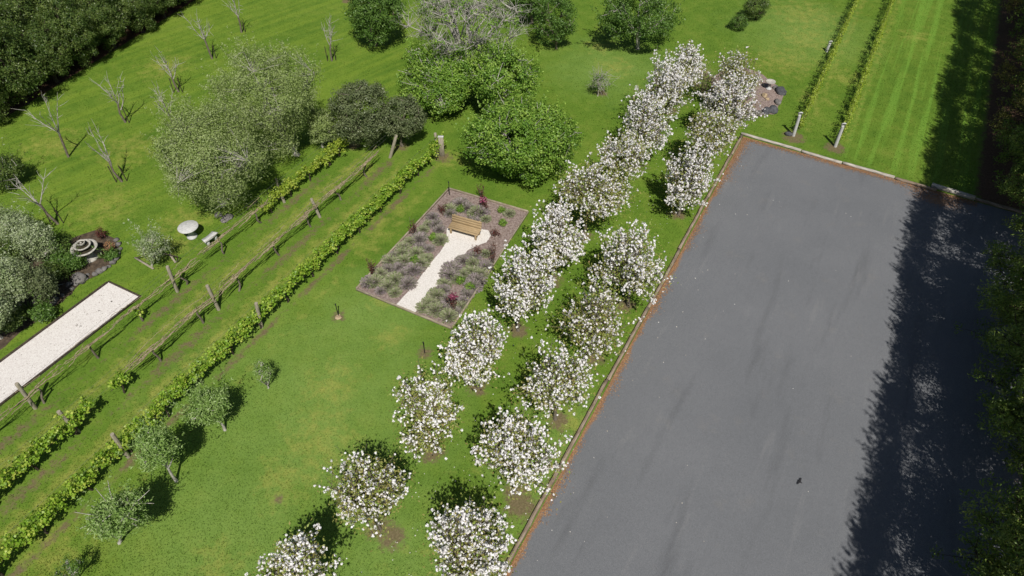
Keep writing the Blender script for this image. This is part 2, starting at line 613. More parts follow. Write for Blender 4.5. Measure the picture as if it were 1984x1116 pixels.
LEFT_S = [-35.5, -31.9, -28.25, -24.55, -20.85, -17.1, -13.3, -9.7, -6.2, -2.6, .6]
RIGHT_S = [-32.0, -28.2, -24.4, -20.6, -16.9, -9.2, -5.6, -1.8, 1.9]
ROW_T = (-15.8, -18.45, -21.1)
DIRT_SPOTS = [(st(s, -5.0), .55) for s in LEFT_S] + [(st(s, -1.15), .55) for s in RIGHT_S]
DIRT_SPOTS += [(at(1537, 266), .8), (at(1618, 287), .7), (at(860, 305), .55), (at(656, 613), .4), (at(823, 684), .4), (at(778, 285), .5), (at(685, 282), .5),
               (at(1010, 980), .7), (at(760, 1040), .6), (at(540, 965), .25), (at(1165, 180), .5), (at(672, 2), .5)]
DRY_SPOTS = [(at(735, 440), 1.3), (at(705, 480), 1.0), (at(770, 405), .9), (at(1560, 30), 3), (at(1520, 120), 2.6), (at(1560, 75), 2.2), (at(1640, 150), 1.3), (at(1580, 190), 1.2),
             (at(1770, 70), 1.2), (at(555, 930), 1.3), (at(620, 850), 1.6), (at(110, 1090), 1.3), (at(90, 1060), 1.2), (at(760, 655), .9), (at(735, 585), .7), (at(640, 745), 1.4),
             (at(250, 290), 2.0), (at(200, 400), 2.0), (at(320, 130), 2.0), (at(100, 280), 2), (at(1190, 130), 1.6), (at(1160, 90), 1.2), (at(870, 310), 1.2), (at(700, 330), 1),
             (at(360, 430), 1.6), (at(330, 480), 1.4), (at(420, 1090), 1), (at(1110, 820), .8), (at(1250, 640), .7)]
HA, HB = at(-160, 305), at(420, -45)              # foot of the evergreen belt, top left
HD = (HB - HA) / np.linalg.norm(HB - HA)
HN = np.array([-HD[1], HD[0], 0])


def a_dirt(x, y):
    s, t = to_st(x, y)
    d = np.zeros_like(x)
    lim = sstep(-11.2, -12.2, s)
    d = np.maximum(d, (.62 + .22 * np.sin(s * 1.7) * np.sin(s * .6 + 1)) * np.clip(1 - np.abs(t + 15.5) / .42, 0, 1) ** .7 * lim)
    d = np.maximum(d, (.54 + .12 * np.sin(s * .8)) * np.clip(1 - np.abs(t + 18.1) / .7, 0, 1) ** .7 * sstep(-11.5, -13, s))
    d = np.maximum(d, (.52 + .12 * np.sin(s * .7 + 2)) * np.clip(1 - np.abs(t + 20.75) / .7, 0, 1) ** .7 * sstep(-14, -16, s))
    for tt in (2.95, 5.45):
        d = np.maximum(d, .45 * np.clip(1 - np.abs(t - tt) / .4, 0, 1) * sstep(1, 2, s))
    for c, r in DIRT_SPOTS:
        d = np.maximum(d, .85 * blob(x, y, c, r))
    # edge beside the car park timber
    d = np.maximum(d, .55 * np.clip(1 - np.abs(t + .2) / .35, 0, 1) * sstep(.4, 0, s))
    d = np.maximum(d, .4 * np.clip(1 - np.abs(s - .3) / .3, 0, 1) * sstep(-.5, 0, t))
    return d


def a_dry(x, y):
    s, t = to_st(x, y)
    d = np.zeros_like(x)
    for c, r in DRY_SPOTS:
        d = np.maximum(d, .55 * blob(x, y, c, r, 1.9))
    d = np.maximum(d, .5 * np.clip(1 - np.abs(t - 3.4) / .8, 0, 1) * sstep(1, 3, s))
    d = np.maximum(d, .5 * np.clip(1 - np.abs(t - 5.9) / .8, 0, 1) * sstep(1, 3, s))
    d = np.maximum(d, .62 * np.clip(1 - np.abs(t + 17.2) / 1.1, 0, 1) * sstep(-11, -14, s))
    d = np.maximum(d, .62 * np.clip(1 - np.abs(t + 19.8) / 1.1, 0, 1) * sstep(-11, -14, s))
    d = np.maximum(d, .42 * np.clip(1 - np.abs(t + 14.6) / .9, 0, 1) * sstep(-11, -14, s))
    d = np.maximum(d, .35 * np.clip(1 - np.abs(t + 3) / 3.2, 0, 1) * sstep(1, -3, s))
    return d


PALE = [(at(600, 800), 7.5), (at(450, 1000), 5), (at(720, 620), 4), (at(760, 1080), 4), (at(1100, 900), 4), (at(1560, 60), 6), (at(1180, 130), 5)]


def a_pale(x, y):
    d = np.zeros_like(x)
    for c, r in PALE:
        d = np.maximum(d, .75 * blob(x, y, c, r, 1.3))
    return d


def a_mow(x, y):
    s, t = to_st(x, y)
    return sstep(-21.5, -23.5, t)


def a_mowr(x, y):
    s, t = to_st(x, y)
    return sstep(5.5, 6.5, t) * sstep(.3, 1, s)


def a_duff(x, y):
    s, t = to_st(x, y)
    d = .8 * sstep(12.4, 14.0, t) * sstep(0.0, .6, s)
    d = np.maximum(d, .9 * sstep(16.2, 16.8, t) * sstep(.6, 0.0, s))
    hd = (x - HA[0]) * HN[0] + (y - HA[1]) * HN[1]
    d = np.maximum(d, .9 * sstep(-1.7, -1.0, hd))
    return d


def axis(a, b, step, ends):
    return np.concatenate([-np.array(ends[::-1], float), np.arange(a, b + 1e-6, step), np.array(ends, float)])


xs = axis(-58, 58, .25, [70, 100, 200, 600, 3000])
ys = np.concatenate([[-3000, -600, -100, -20], np.arange(-4, 76, .25), [90, 130, 250, 800, 3000]])
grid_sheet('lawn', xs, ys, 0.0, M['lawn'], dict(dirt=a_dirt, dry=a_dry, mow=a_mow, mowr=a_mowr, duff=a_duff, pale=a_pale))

# car park
LOT_T = 16.4


def a_litter(x, y):
    s, t = to_st(x, y)
    k = .5 + .5 * np.sin(s * 1.3) * np.sin(s * .47 + 1)
    w_ = .10 + .14 * k + .30 * sstep(-6, 0, s)
    d = np.clip(1 - t / (w_ * 2), 0, 1) * .95
    d = np.maximum(d, np.clip(1 + s / .7, 0, 1) * (.55 + .3 * np.sin(t * 1.1 + 1)) )
    d = np.maximum(d, .75 * np.clip(1 - np.hypot((t - 11.5) / 3.2, (s + .9) / 1.4), 0, 1))
    d = np.maximum(d, .55 * np.clip(1 - (LOT_T - t) / 1.2, 0, 1))
    return d


grid_sheet('car_park', np.arange(-50, .01, .125), np.concatenate([np.arange(0, 2.5, .125), np.arange(2.5, LOT_T + .01, .25)]), .006, M['asphalt'], dict(litter=a_litter), True)


def poly_sheet(name, pts, z, mat, rng=None, jit=0.0, sub=6):
    """flat patch with a slightly ragged edge"""
    P = []
    for i in range(len(pts)):
        a, b = np.asarray(pts[i]), np.asarray(pts[(i + 1) % len(pts)])
        k = sub if jit else 1
        for j in range(k):
            q = a + (b - a) * j / k
            if jit and j:
                q = q + rng.normal(size=3) * jit
            P.append(q)
    P = np.array(P)
    P[:, 2] = z
    b = MB()
    b.add(P, [list(range(len(P)))])
    o = b.build(name, mat)
    nrm = o.data.polygons[0].normal
    if nrm.z < 0:
        o.data.flip_normals()
    return struct(o)


rng = np.random.default_rng(7)
# ---- timber edging round the car park
def timber(name, label, a, b, wdt, hgt, group, seed):
    r = np.random.default_rng(seed)
    d = (b - a)
    L = np.linalg.norm(d)
    ang = math.atan2(d[1], d[0])
    t_ = MB()
    nseg = max(3, int(L / .4))
    xs_ = np.linspace(-L / 2, L / 2, nseg + 1)
    prof = np.array([[-.5, 0], [-.5, .78], [-.36, 1], [.36, 1], [.5, .78], [.5, 0]])
    V = []
    oy, oz = np.cumsum(r.normal(size=nseg + 1) * .006), r.normal(size=nseg + 1) * .004
    for k, x in enumerate(xs_):
        for q in prof:
            V.append([x, q[0] * wdt + oy[k] + r.normal() * .004, q[1] * hgt + oz[k] + r.normal() * .003])
    F = []
    for k in range(nseg):
        for j in range(6):
            F.append([k * 6 + j, k * 6 + (j + 1) % 6, k * 6 + 6 + (j + 1) % 6, k * 6 + 6 + j])
    n0 = t_.n
    t_.add(V, F)
    t_.f.append(np.array([[5, 4, 3, 2, 1, 0], [nseg * 6 + j for j in range(6)]]) + n0)
    t_.r.append(np.full(2, .5))
    t_.m.append(np.zeros(2, int))
    o = t_.build(name, M['pale_kerb' if 'whitest' in label or 'pale' in label or 'chunky' in label else 'kerb'], None, (a + b) / 2)
    o.rotation_euler = (0, 0, ang)
    return tag(o, label, 'edging', group)


ss = [-50, -45.2, -40.6, -35.8, -31.1, -26.2, -21.5, -16.6, -11.9, -7.0, -2.3, -.02]
for i in range(len(ss) - 1):
    j = rng.normal() * .02
    timber('edging_timber', 'weathered grey timber rail edging the car park beside the blossom trees', st(ss[i] + .015, -.1 + j), st(ss[i + 1] - .015, -.1 + j * .5),   .15, .13,
           'timber rails along the long edge of the car park', 100 + i)
top = [(-.2, .12, 3.55, .06, 'pale timber rail at the far left corner of the car park, leaf litter along it'),
       (3.6, .02, 6.0, -.06, 'sunken grey timber rail in the far car park edge below the pale vine end posts'),
       (6.05, .0, 9.0, .0, 'whitest timber rail in the middle of the far car park edge'),
       (9.05, -.06, 11.3, -.12, 'dull grey timber rail of the far car park edge just left of the tree shadow'),
       (11.0, .22, 13.3, .10, 'chunky timber rail set back from the far car park edge, in the tree shadow'),
       (13.35, .08, 17.5, .0, 'timber rail at the far right of the car park edge, under the tall trees')]
for i, (t0, s0, t1, s1, lb) in enumerate(top):
    timber('edging_timber', lb, st(s0 + .08, t0), st(s1 + .08, t1), .17 if i != 4 else .26, .14 if i != 4 else .2, 'timber rails along the far edge of the car park', 130 + i)

# ---- keyhole garden bed
bed = [at(870, 367), at(690, 562), at(875, 638), at(1024, 412)]
poly_sheet('mulch_bed', bed, .02, M['mulch'])
kp = [(765, 594), (807, 548), (836, 509), (856, 484), (865, 468), (866, 444), (877, 438), (932, 444), (946, 447), (951, 457), (943, 470), (921, 478), (906, 486), (893, 501), (872, 527), (856, 544), (828, 576), (804, 607)]
poly_sheet('gravel_path', [at(*q) for q in kp], .034, M['path_gravel'], rng, .012, 5)
be = thing('garden_bed_edging', 'low weathered timber boards framing the square lavender bed', 'edging', bed[1])
for a, b in ((0, 1), (1, 2), (2, 3), (3, 0)):
    t_ = MB()
    d = bed[b] - bed[a]
    L = np.linalg.norm(d)
    ang = math.atan2(d[1], d[0])
    R = np.array([[math.cos(ang), -math.sin(ang), 0], [math.sin(ang), math.cos(ang), 0], [0, 0, 1]])
    t_.box((bed[a] + bed[b]) / 2 - bed[1] + [0, 0, .07], (L - .06, .07, .14 if a != 2 else .12), R, bev=.012)
    t_.build('board', M['edge'], be)

# ---- bocce strip
bo = [at(211, 547), at(273, 576), at(-160, 933), at(-160, 812)]
bo[2] = bo[1] + (at(0, 787) - bo[1]) * 1.5
bo[3] = bo[0] + (at(0, 703) - bo[0]) * 1.6
poly_sheet('gravel_strip', bo, .024, M['gravel'])
for a, b, lb in ((0, 1, 'short dark board across the end of the white gravel strip'), (1, 2, 'long dark board between the white gravel strip and the bare vines'), (3, 0, 'long dark board between the white gravel strip and the planted bed')):
    t_ = MB()
    d = bo[b] - bo[a]
    L = np.linalg.norm(d)
    t_.box((0, 0, .06), (L - (.0 if a == 0 else .12), .06, .12), None, bev=.01)
    o = t_.build('edging_board', M['dark_bark'], None, (bo[a] + bo[b]) / 2)
    o.rotation_euler = (0, 0, math.atan2(d[1], d[0]))
    tag(o, lb, 'edging', 'boards round the gravel strip')


# ------------------------------------------------------------------ tree generator
def lumpy(rng, k=16, depth=.38, sharp=7.0):
    D = rng.normal(size=(k, 3))
    D /= np.linalg.norm(D, axis=1)[:, None]
    A = rng.uniform(.45, 1.0, k)

    def f(d):
        return 1 - depth + depth * np.max(A[None] * np.exp(sharp * (d @ D.T - 1)), axis=1) * 1.15
    return f


def crown_points(rng, n, C, r, rz, shell=.55, lump=None, low=-1.0):
    d = rng.normal(size=(n * 3, 3))
    d /= np.linalg.norm(d, axis=1)[:, None]
    d = d[d[:, 2] > low][:n]
    n = len(d)
    u = rng.uniform(0, 1, n) ** (1 / 3)
    u = shell + (1 - shell) * u if False else np.maximum(u, rng.uniform(0, 1, n) * shell)
    u = 1 - (1 - u) * (1 - shell * .6)
    f = lump(d) if lump else 1.0
    p = d * (u * f)[:, None] * np.array([r, r, rz]) + C
    return p, d


def curve(a, b, rng, bow=.15, n=5, wig=.05):
    t = np.linspace(0, 1, n)[:, None]
    L = np.linalg.norm(b - a)
    m = (a + b) / 2 + np.array([0, 0, bow * L]) + rng.normal(size=3) * wig * L
    return (1 - t) ** 2 * a + 2 * t * (1 - t) * m + t * t * b


def skeleton(b, rng, C, rz, targets, tr, fork, limbs=7, twigs=80, base=np.zeros(3), k=7, twig_r=.018, lean=.6, trunkmb=None):
    """trunk in trunkmb (or b), limbs and twigs in b, reaching towards the targets"""
    tm = trunkmb or b
    fk = base + np.array([C[0] * .35 * lean, C[1] * .35 * lean, fork])
    tp = np.vstack([base + [0, 0, -.08], base + [0, 0, .04], base + (fk - base) * .4 + rng.normal(size=3) * [.04, .04, 0], base + (fk - base) * .8, fk])
    tm.tube(tp, np.array([1.7, 1.25, 1.0, .9, .85]) * tr, k)
    targets = np.asarray(targets)
    sel = [int(np.argmax(targets[:, 2]))]
    dist = np.linalg.norm(targets - targets[sel[0]], axis=1)
    while len(sel) < min(limbs, len(targets)):
        j = int(np.argmax(dist * rng.uniform(.7, 1, len(dist))))
        sel.append(j)
        dist = np.minimum(dist, np.linalg.norm(targets - targets[j], axis=1))
    nodes = []
    for j in sel:
        c = curve(fk - [0, 0, .15 * fork * rng.uniform(0, 1)], targets[j] * .92 + C * .08, rng, .12, 6, .08)
        b.tube(c, np.linspace(tr * .6, twig_r, 6), 5, cap=False)
        nodes.append(c[1:])
    nodes = np.vstack(nodes)
    ti = rng.permutation(len(targets))[:twigs]
    ax = base + C
    for j in ti:
        q = targets[j]
        d = np.linalg.norm(nodes - q, axis=1) + 1.0 * np.maximum(0, nodes[:, 2] - q[2] + .2)
        s_ = nodes[int(np.argmin(d))]
        c = curve(s_, q, rng, .06, 4, .07)
        b.tube(c, np.linspace(twig_r * 1.5, twig_r * .5, 4), 4, cap=False)


def clumps(b, rng, P, D, per, cr, ln, wd, up=.4, out=.6, flat=.75, tintrange=.55, sizevar=.4):
    n = len(P)
    sc = rng.uniform(1 - sizevar, 1 + sizevar, n)
    cnt = np.maximum(3, (per * sc ** 2).astype(int))
    idx = np.repeat(np.arange(n), cnt)
    off = rng.normal(size=(len(idx), 3))
    off /= np.linalg.norm(off, axis=1)[:, None] + 1e-9
    rad = rng.uniform(0, 1, len(idx)) ** .45
    off *= (rad * cr * sc[idx])[:, None]
    off[:, 2] *= flat
    ct = rng.uniform(0, 1, n)
    tint = np.clip(tintrange * ct[idx] + (1 - tintrange) * rng.uniform(0, 1, len(idx)), 0, 1)
    nr = D[idx] * out + off / cr * .5
    b.leaves(P[idx] + off, ln, wd, rng, up, nr, tint)


def leafy_tree(name, label, cat, base, C, r, rz, seed, leaf='green_leaf', bark='bark', n=260, per=45, cr=.32, ln=.13, wd=.065, shell=.6,
               tr=.12, fork=None, limbs=8, twigs=90, lump=.38, lsharp=7, low=-.9, group=None, out=.6, up=.4, twig_r=.018, flat=.75, k=16, sprays=0, bare=0):
    rng = np.random.default_rng(seed)
    C = np.asarray(C, float)
    root = thing(name, label, cat, base, 0, group)
    P, D = crown_points(rng, n, C, r - cr * .4, rz - cr * .3, shell, lumpy(rng, k, lump, lsharp), low)
    P[:, 2] = np.maximum(P[:, 2], .12)
    if fork is None:
        fork = max(.25, C[2] - rz * .75)
    tm, bm_ = MB(), MB()
    skeleton(bm_, rng, C, rz, P, tr, fork, limbs, twigs, trunkmb=tm, twig_r=twig_r)
    if bare:
        # dead pale twigs that stand out of the leaves
        for j in rng.permutation(np.nonzero(D[:, 2] > -.1)[0])[:bare]:
            q = P[j] - D[j] * .25
            for _ in range(3):
                e = q + (D[j] + [0, 0, .3] + rng.normal(size=3) * .5) * rng.uniform(.28, .55)
                bm_.tube(np.vstack([q, (q + e) / 2 + rng.normal(size=3) * .05, e]), [.022, .017, .008], 4, cap=False)
    tm.build('trunk', M[bark], root, smooth=True)
    bm_.build('branches', M[bark], root)
    lf = MB()
    clumps(lf, rng, P, D, per, cr, ln, wd, up, out, flat)
    if sprays:
        # thin upright shoots that leave the crown's outline
        j = rng.integers(0, len(P), sprays)
        j = j[D[j, 2] > -.3]
        sh_ = rng.uniform(.25, .75, len(j))
        dr = D[j] * .7 + np.array([0, 0, .9]) + rng.normal(size=(len(j), 3)) * .25
        k_ = np.repeat(np.arange(len(j)), 16)
        u_ = rng.uniform(0, 1, len(k_))
        q = P[j][k_] + dr[k_] * (sh_[k_] * u_ + cr * .5)[:, None] + rng.normal(size=(len(k_), 3)) * .045
        lf.leaves(q, ln, wd, rng, up, None, np.clip(.3 + .7 * rng.uniform(0, 1, len(k_)), 0, 1))
    lf.build('crown', M[leaf], root)
    return root


def fit_tree(name, label, cat, base, bbox, seed, grow=1.1, **kw):
    b, C, r, rz = crown_fit(base, bbox)
    r, rz = r * grow, min(rz * grow, C[2] * 1.02)
    return leafy_tree(name, label, cat, b, C, r, rz, seed, **kw)


# ------------------------------------------------------------------ blossom trees
def blossom_tree(s, t, label, seed, bbox, dens=1.0, pink=0.0, leafy=1.0):
    rng = np.random.default_rng(seed)
    root = thing('blossom_tree', label, 'blossom tree', st(s, t), 0, 'white blossoming trees in two rows beside the car park')
    bp_ = proj(st(s, t))
    _, C, r, rz = crown_fit(bp_[:2], bbox)
    r = min(max(r * .96, 1.2), 2.0)
    rz = min(max(rz * .98, 1.2), 2.15)
    C[:2] *= min(1, .45 / (np.linalg.norm(C[:2]) + 1e-6))
    C[2] = min(max(C[2], rz + .35), 3.3)
    low = max(.6, C[2] - rz)
    side = C[:2]
    cz = C[2]
    f = lumpy(rng, int(rng.integers(8, 24)), rng.uniform(.3, .5), rng.uniform(5, 10))
    # ascending shoots that fan out of the trunk
    fk = np.array([side[0] * .2, side[1] * .2, low * rng.uniform(.9, 1.2)])
    tm, bm_ = MB(), MB()
    tm.tube(np.vstack([[0, 0, -.05], [0, 0, .05], fk * .5 + rng.normal(size=3) * .02, fk]), [.11, .085, .07, .065], 8)
    ns = int(66 * r ** 1.2 / 1.5) + 28
    nl_ = int(rng.integers(6, 11))
    Ld = [np.array([rng.normal() * .25, rng.normal() * .25, 1.0])]
    a0 = rng.uniform(0, 6.28)
    for q in range(nl_ - 1):
        a = a0 + q * 2.4 + rng.normal() * .3
        el = rng.uniform(-.55, .75)
        Ld.append(np.array([math.cos(a) * math.cos(el), math.sin(a) * math.cos(el), math.sin(el)]))
    Ld = np.array(Ld)
    Lf = rng.uniform(.78, 1.12, nl_)
    kk = rng.integers(0, nl_, ns)
    d = Ld[kk] + rng.normal(size=(ns, 3)) * .40
    d /= np.linalg.norm(d, axis=1)[:, None]
    d[:, 2] = np.maximum(d[:, 2], -.68)
    pear = rng.uniform(.0, .42)
    z_ = np.clip(d[:, 2] + .2, 0, 1)
    sh_ = np.stack([1 - pear * z_, 1 - pear * z_, 1 + .2 * pear * z_], -1)
    ext = Lf[kk] * rng.uniform(.70, 1.08, ns)
    whip = rng.uniform(size=ns) < .09
    ext = np.where(whip, Lf[kk] * rng.uniform(1.1, 1.32, ns), ext)
    tips = C + d * sh_ * ext[:, None] * np.array([r, r, rz])
    tips[:, 2] = np.maximum(tips[:, 2], .35)
    pos, dirs = [], []
    lp, ld = [], []
    for i, tip in enumerate(tips):
        c = curve(fk + [0, 0, rng.uniform(-.25, .5) * low * .5], tip, rng, .10 if d[i, 2] < .3 else -.02, 7, .06)
        bm_.tube(c, np.linspace(.034, .008, 7), 4, cap=False)
        tt = np.linspace(0, 1, 7)
        m_ = int(rng.uniform(5, 15.5) * dens)
        u = 1 - rng.uniform(0, 1, m_) ** 1.5 * .68
        q = np.stack([np.interp(u, tt, c[:, a]) for a in range(3)], -1)
        q += rng.normal(size=q.shape) * (.05 + .26 * (1 - u))[:, None]
        pos.append(q)
        dd = q - C
        dirs.append(dd / (np.linalg.norm(dd, axis=1)[:, None] + 1e-6))
        mu = int(44 * leafy)
        u = rng.uniform(.3, 1, mu)
        q = np.stack([np.interp(u, tt, c[:, a]) for a in range(3)], -1) + rng.normal(size=(mu, 3)) * .20
        lp.append(q)
        # side twigs
        for _ in range(2):
            a_ = c[rng.integers(2, 6)]
            e = a_ + rng.normal(size=3) * .3 + [0, 0, .2]
            bm_.tube(np.vstack([a_, (a_ + e) / 2 + rng.normal(size=3) * .03, e]), [.01, .008, .005], 3, cap=False)
            if rng.uniform() < .75 * dens:
                pos.append(e[None])
                dd = e - C
                dirs.append((dd / (np.linalg.norm(dd) + 1e-6))[None])
    tm.build('trunk', M['bark'], root, smooth=True)
    bm_.build('branches', M['bark'], root)
    pos = np.vstack(pos)
    dirs = np.vstack(dirs)
    keep = pos[:, 2] > .3
    pos, dirs = pos[keep], dirs[keep]
    n = len(pos)
    per = 11
    cs = rng.uniform(.018, .066, n)
    idx = np.repeat(np.arange(n), per)
    off = rng.normal(size=(len(idx), 3))
    off /= np.linalg.norm(off, axis=1)[:, None]
    tint = np.clip(.12 + rng.uniform(.3, 1, n)[idx] * .6 + rng.uniform(0, .5, len(idx)) - pink, 0, 1)
    fl = MB()
    fl.leaves(pos[idx] + off * cs[idx][:, None] * rng.uniform(.5, 1, len(idx))[:, None], .048, .043, rng, .1, off * 1.6, tint, square=True)
    fl.build('blossoms', M['blossom'], root)
    lp = np.vstack(lp)
    lp = lp[lp[:, 2] > .3]
    lf = MB()
    ct = np.repeat(rng.uniform(0, 1, len(lp) // 40 + 1), 40)[:len(lp)]
    lf.leaves(lp, .11, .055, rng, .6, None, np.clip(.5 * ct + .5 * rng.uniform(0, 1, len(lp)), 0, 1))
    lf.build('foliage', M['young_leaf'], root)
    return root


BL = [  # s, t, r, h, density, leafiness, pinkness, label
    (LEFT_S[0], -5.5, (495,1038,672,1180), 1.0, 1.2, 0, 'white blossom tree cut by the bottom edge, left row'),
    (LEFT_S[1], -5.0, (622,848,795,1025), .8, 1.5, .05, 'sparser brownish blossom tree near the bottom, left of the long row'),
    (LEFT_S[2], -5.0, (732,688,912,882), .85, 1.6, 0, 'broad open blossom tree with green leaves, below the stake in the lawn'),
    (LEFT_S[3], -5.0, (852,588,994,748), 1.25, .9, 0, 'very white pointed blossom tree just below the bottom corner of the lavender bed'),
    (LEFT_S[4], -5.0, (936,470,1086,632), 1.35, .8, 0, 'dense white blossom tree touching the right side of the lavender bed'),
    (LEFT_S[5], -5.0, (1008,376,1150,512), 1.5, .7, 0, 'tall dense blossom tree right of the far corner of the lavender bed'),
    (LEFT_S[6], -5.0, (1070,280,1235,410), .95, 1.4, .1, 'blossom tree in front of the big round green tree'),
    (LEFT_S[7], -5.0, (1152,226,1268,330), 1.1, 1.1, .05, 'blossom tree between the big round green tree and car park, pale trunk showing'),
    (LEFT_S[8], -5.0, (1200,140,1312,285), 1.5, .8, 0, 'thick white blossom tree in the left row, level with the far car park corner'),
    (LEFT_S[9], -5.2, (1235,44,1385,215), 1.5, .8, 0, 'thick white blossom tree left of the rock bed'),
    (LEFT_S[10], -5.2, (1290,30,1395,140), 1.3, .9, 0, 'farthest blossom tree of the left row, behind the rock bed'),
    (RIGHT_S[0], -1.2, (806,925,1005,1130), 1.25, 1.0, 0, 'large white blossom tree at the bottom edge right beside the car park'),
    (RIGHT_S[1], -1.2, (912,785,1095,962), 1.2, 1.0, 0, 'full white blossom tree by the kerb, second from the bottom edge'),
    (RIGHT_S[2], -1.3, (1000,645,1162,812), 1.0, 1.2, 0, 'blossom tree by the kerb with a pale bare twig, beside the broad open one'),
    (RIGHT_S[3], -1.3, (1080,525,1225,692), .85, 1.5, .2, 'bronze tinted blossom tree by the kerb, pale trunk visible'),
    (RIGHT_S[4], -1.0, (1145,425,1306,585), 1.15, 1.1, 0, 'blossom tree overhanging the kerb, level with the lavender bed bench'),
    (RIGHT_S[5], -1.1, (1265,268,1396,425), 1.4, .8, .05, 'dense white blossom tree by the kerb with a clear gap of grass below it'),
    (RIGHT_S[6], -1.3, (1335,205,1450,300), .85, 1.7, .2, 'sparse browner blossom tree just left of the car park corner'),
    (RIGHT_S[7], -1.3, (1355,125,1482,235), 1.5, .7, .15, 'pinkish white blossom tree at the near end of the rock bed'),
    (RIGHT_S[8], -1.2, (1388,55,1500,165), .7, 1.3, .05, 'thin half bare blossom tree standing behind the rock bed'),
]
for i, (s, t, bb_, de, lf_, pk, lb) in enumerate(BL):
    blossom_tree(s, t, lb, 500 + i, bb_, de, pk, lf_)


# ------------------------------------------------------------------ vineyard
def wooden_post(base, top_xyz, rad, label, seed, mat='post', cat='post', group='vineyard posts'):
    r = np.random.default_rng(seed)
    b = MB()
    top_xyz = np.asarray(top_xyz) - base
    pts = np.vstack([top_xyz * q for q in (-.04, .02, .35, .7, .985, 1.0)])
    b.tube(pts, np.array([1.02, 1.02, 1, .99, .97, .86]) * rad, 10)
    o = b.build('vineyard_post', M[mat], None, base)
    return tag(o, label, cat, group)


def post_px(base, top, rad, label, seed, **kw):
    b = at(*base)
    lo, hi = .1, 6
    for _ in range(40):
        m_ = (lo + hi) / 2
        if proj(b + [0, 0, m_])[1] > top[1]:
            lo = m_
        else:
            hi = m_
    return wooden_post(b, at(top[0], top[1], lo), rad, label, seed, **kw)


post_px((249, 885), (217, 841), .085, 'weathered post in the front leafy vine row, beside the small trees', 1)
post_px((507, 634), (496, 587), .085, 'weathered post in the middle of the front leafy vine row', 2)
post_px((153, 838), (113, 797), .085, 'weathered post leaning over the leafy start of the second vine row', 3)
post_px((424, 600), (401, 553), .085, 'pale post in the bare second vine row, right of the gravel strip', 4)
post_px((620, 421), (603, 385), .085, 'post in the bare second vine row, above the middle of the leafy row', 5)
post_px((69, 791), (32, 743), .085, 'weathered post beside the near end of the white gravel strip', 6)
post_px((344, 565), (324, 516), .085, 'pale post in the third vine row, right of the small staked tree', 7)
post_px((551, 392), (543, 372), .085, 'short post in the third vine row below the big olive trees', 8)
post_px((539, 362), (535, 346), .06, 'thin short post tip among the leaves below the big olive trees', 9)
post_px((756, 305), (768, 262), .10, 'leaning end post of the second vine row, in front of the dark shrub trees', 10)
post_px((848, 300), (843, 258), .09, 'dark round post beside the pale slab at the end of the leafy row', 11)
ep = thing('end_post_slab', 'broad pale slab post closing the far end of the front leafy vine row', 'post', at(857, 302), 0, 'vineyard posts')
b_ = MB()
b_.box((0, 0, .68), (.30, .13, 1.40), bev=.02)
b_.build('slab', M['post'], ep)
b_ = MB()
b_.box((0, 0, 1.395), (.34, .17, .05), bev=.01)
b_.build('cap_board', M['concrete'], ep)
# posts out of view in the near part of the rows
for s in (-42.2,):
    for i, t in enumerate(ROW_T):
        wooden_post(st(s, t), st(s, t, 1.75), .085, 'post of the vine rows just outside the bottom left', 20 + i)


def loop_post(base, top, label, seed):
    b = at(*base)
    lo, hi = .1, 6
    for _ in range(40):
        m_ = (lo + hi) / 2
        if proj(b + [0, 0, m_])[1] > top[1]:
            lo = m_
        else:
            hi = m_
    tp = at(top[0], top[1], lo) - b
    root = thing('end_post', label, 'post', b, 0, 'vineyard posts')
    q = MB()
    q.tube(np.vstack([tp * k_ for k_ in (-.03, 0, .4, .8, .9)]), [.105, .105, .1, .095, .09], 10)
    q.build('shaft', M['concrete'], root)
    q = MB()
    th = np.linspace(0, 2 * math.pi, 17)
    rr = np.stack([np.cos(th) * .115, -np.sin(th) * .06, np.sin(th) * .10], -1) + tp * .95 + [0, 0, .06]
    q.tube(rr, .04, 6, cap=False)
    q.build('loop', M['concrete'], root)
    q = MB()
    q.tube(np.vstack([tp * .85, np.array([.10, .55, .02])]), .012, 5)
    q.build('brace_wire', M['wire'], root)
    return root


loop_post((1537, 263), (1551, 219), 'pale end post with a round eye on top, dark rock at its foot', 1)
loop_post((1618, 284), (1635, 240), 'pale end post of the right hand young vine row, bare lawn to its right', 2)
loop_post((1601, 100), (1609, 82), 'pale short post standing midway in the left young vine row', 3)


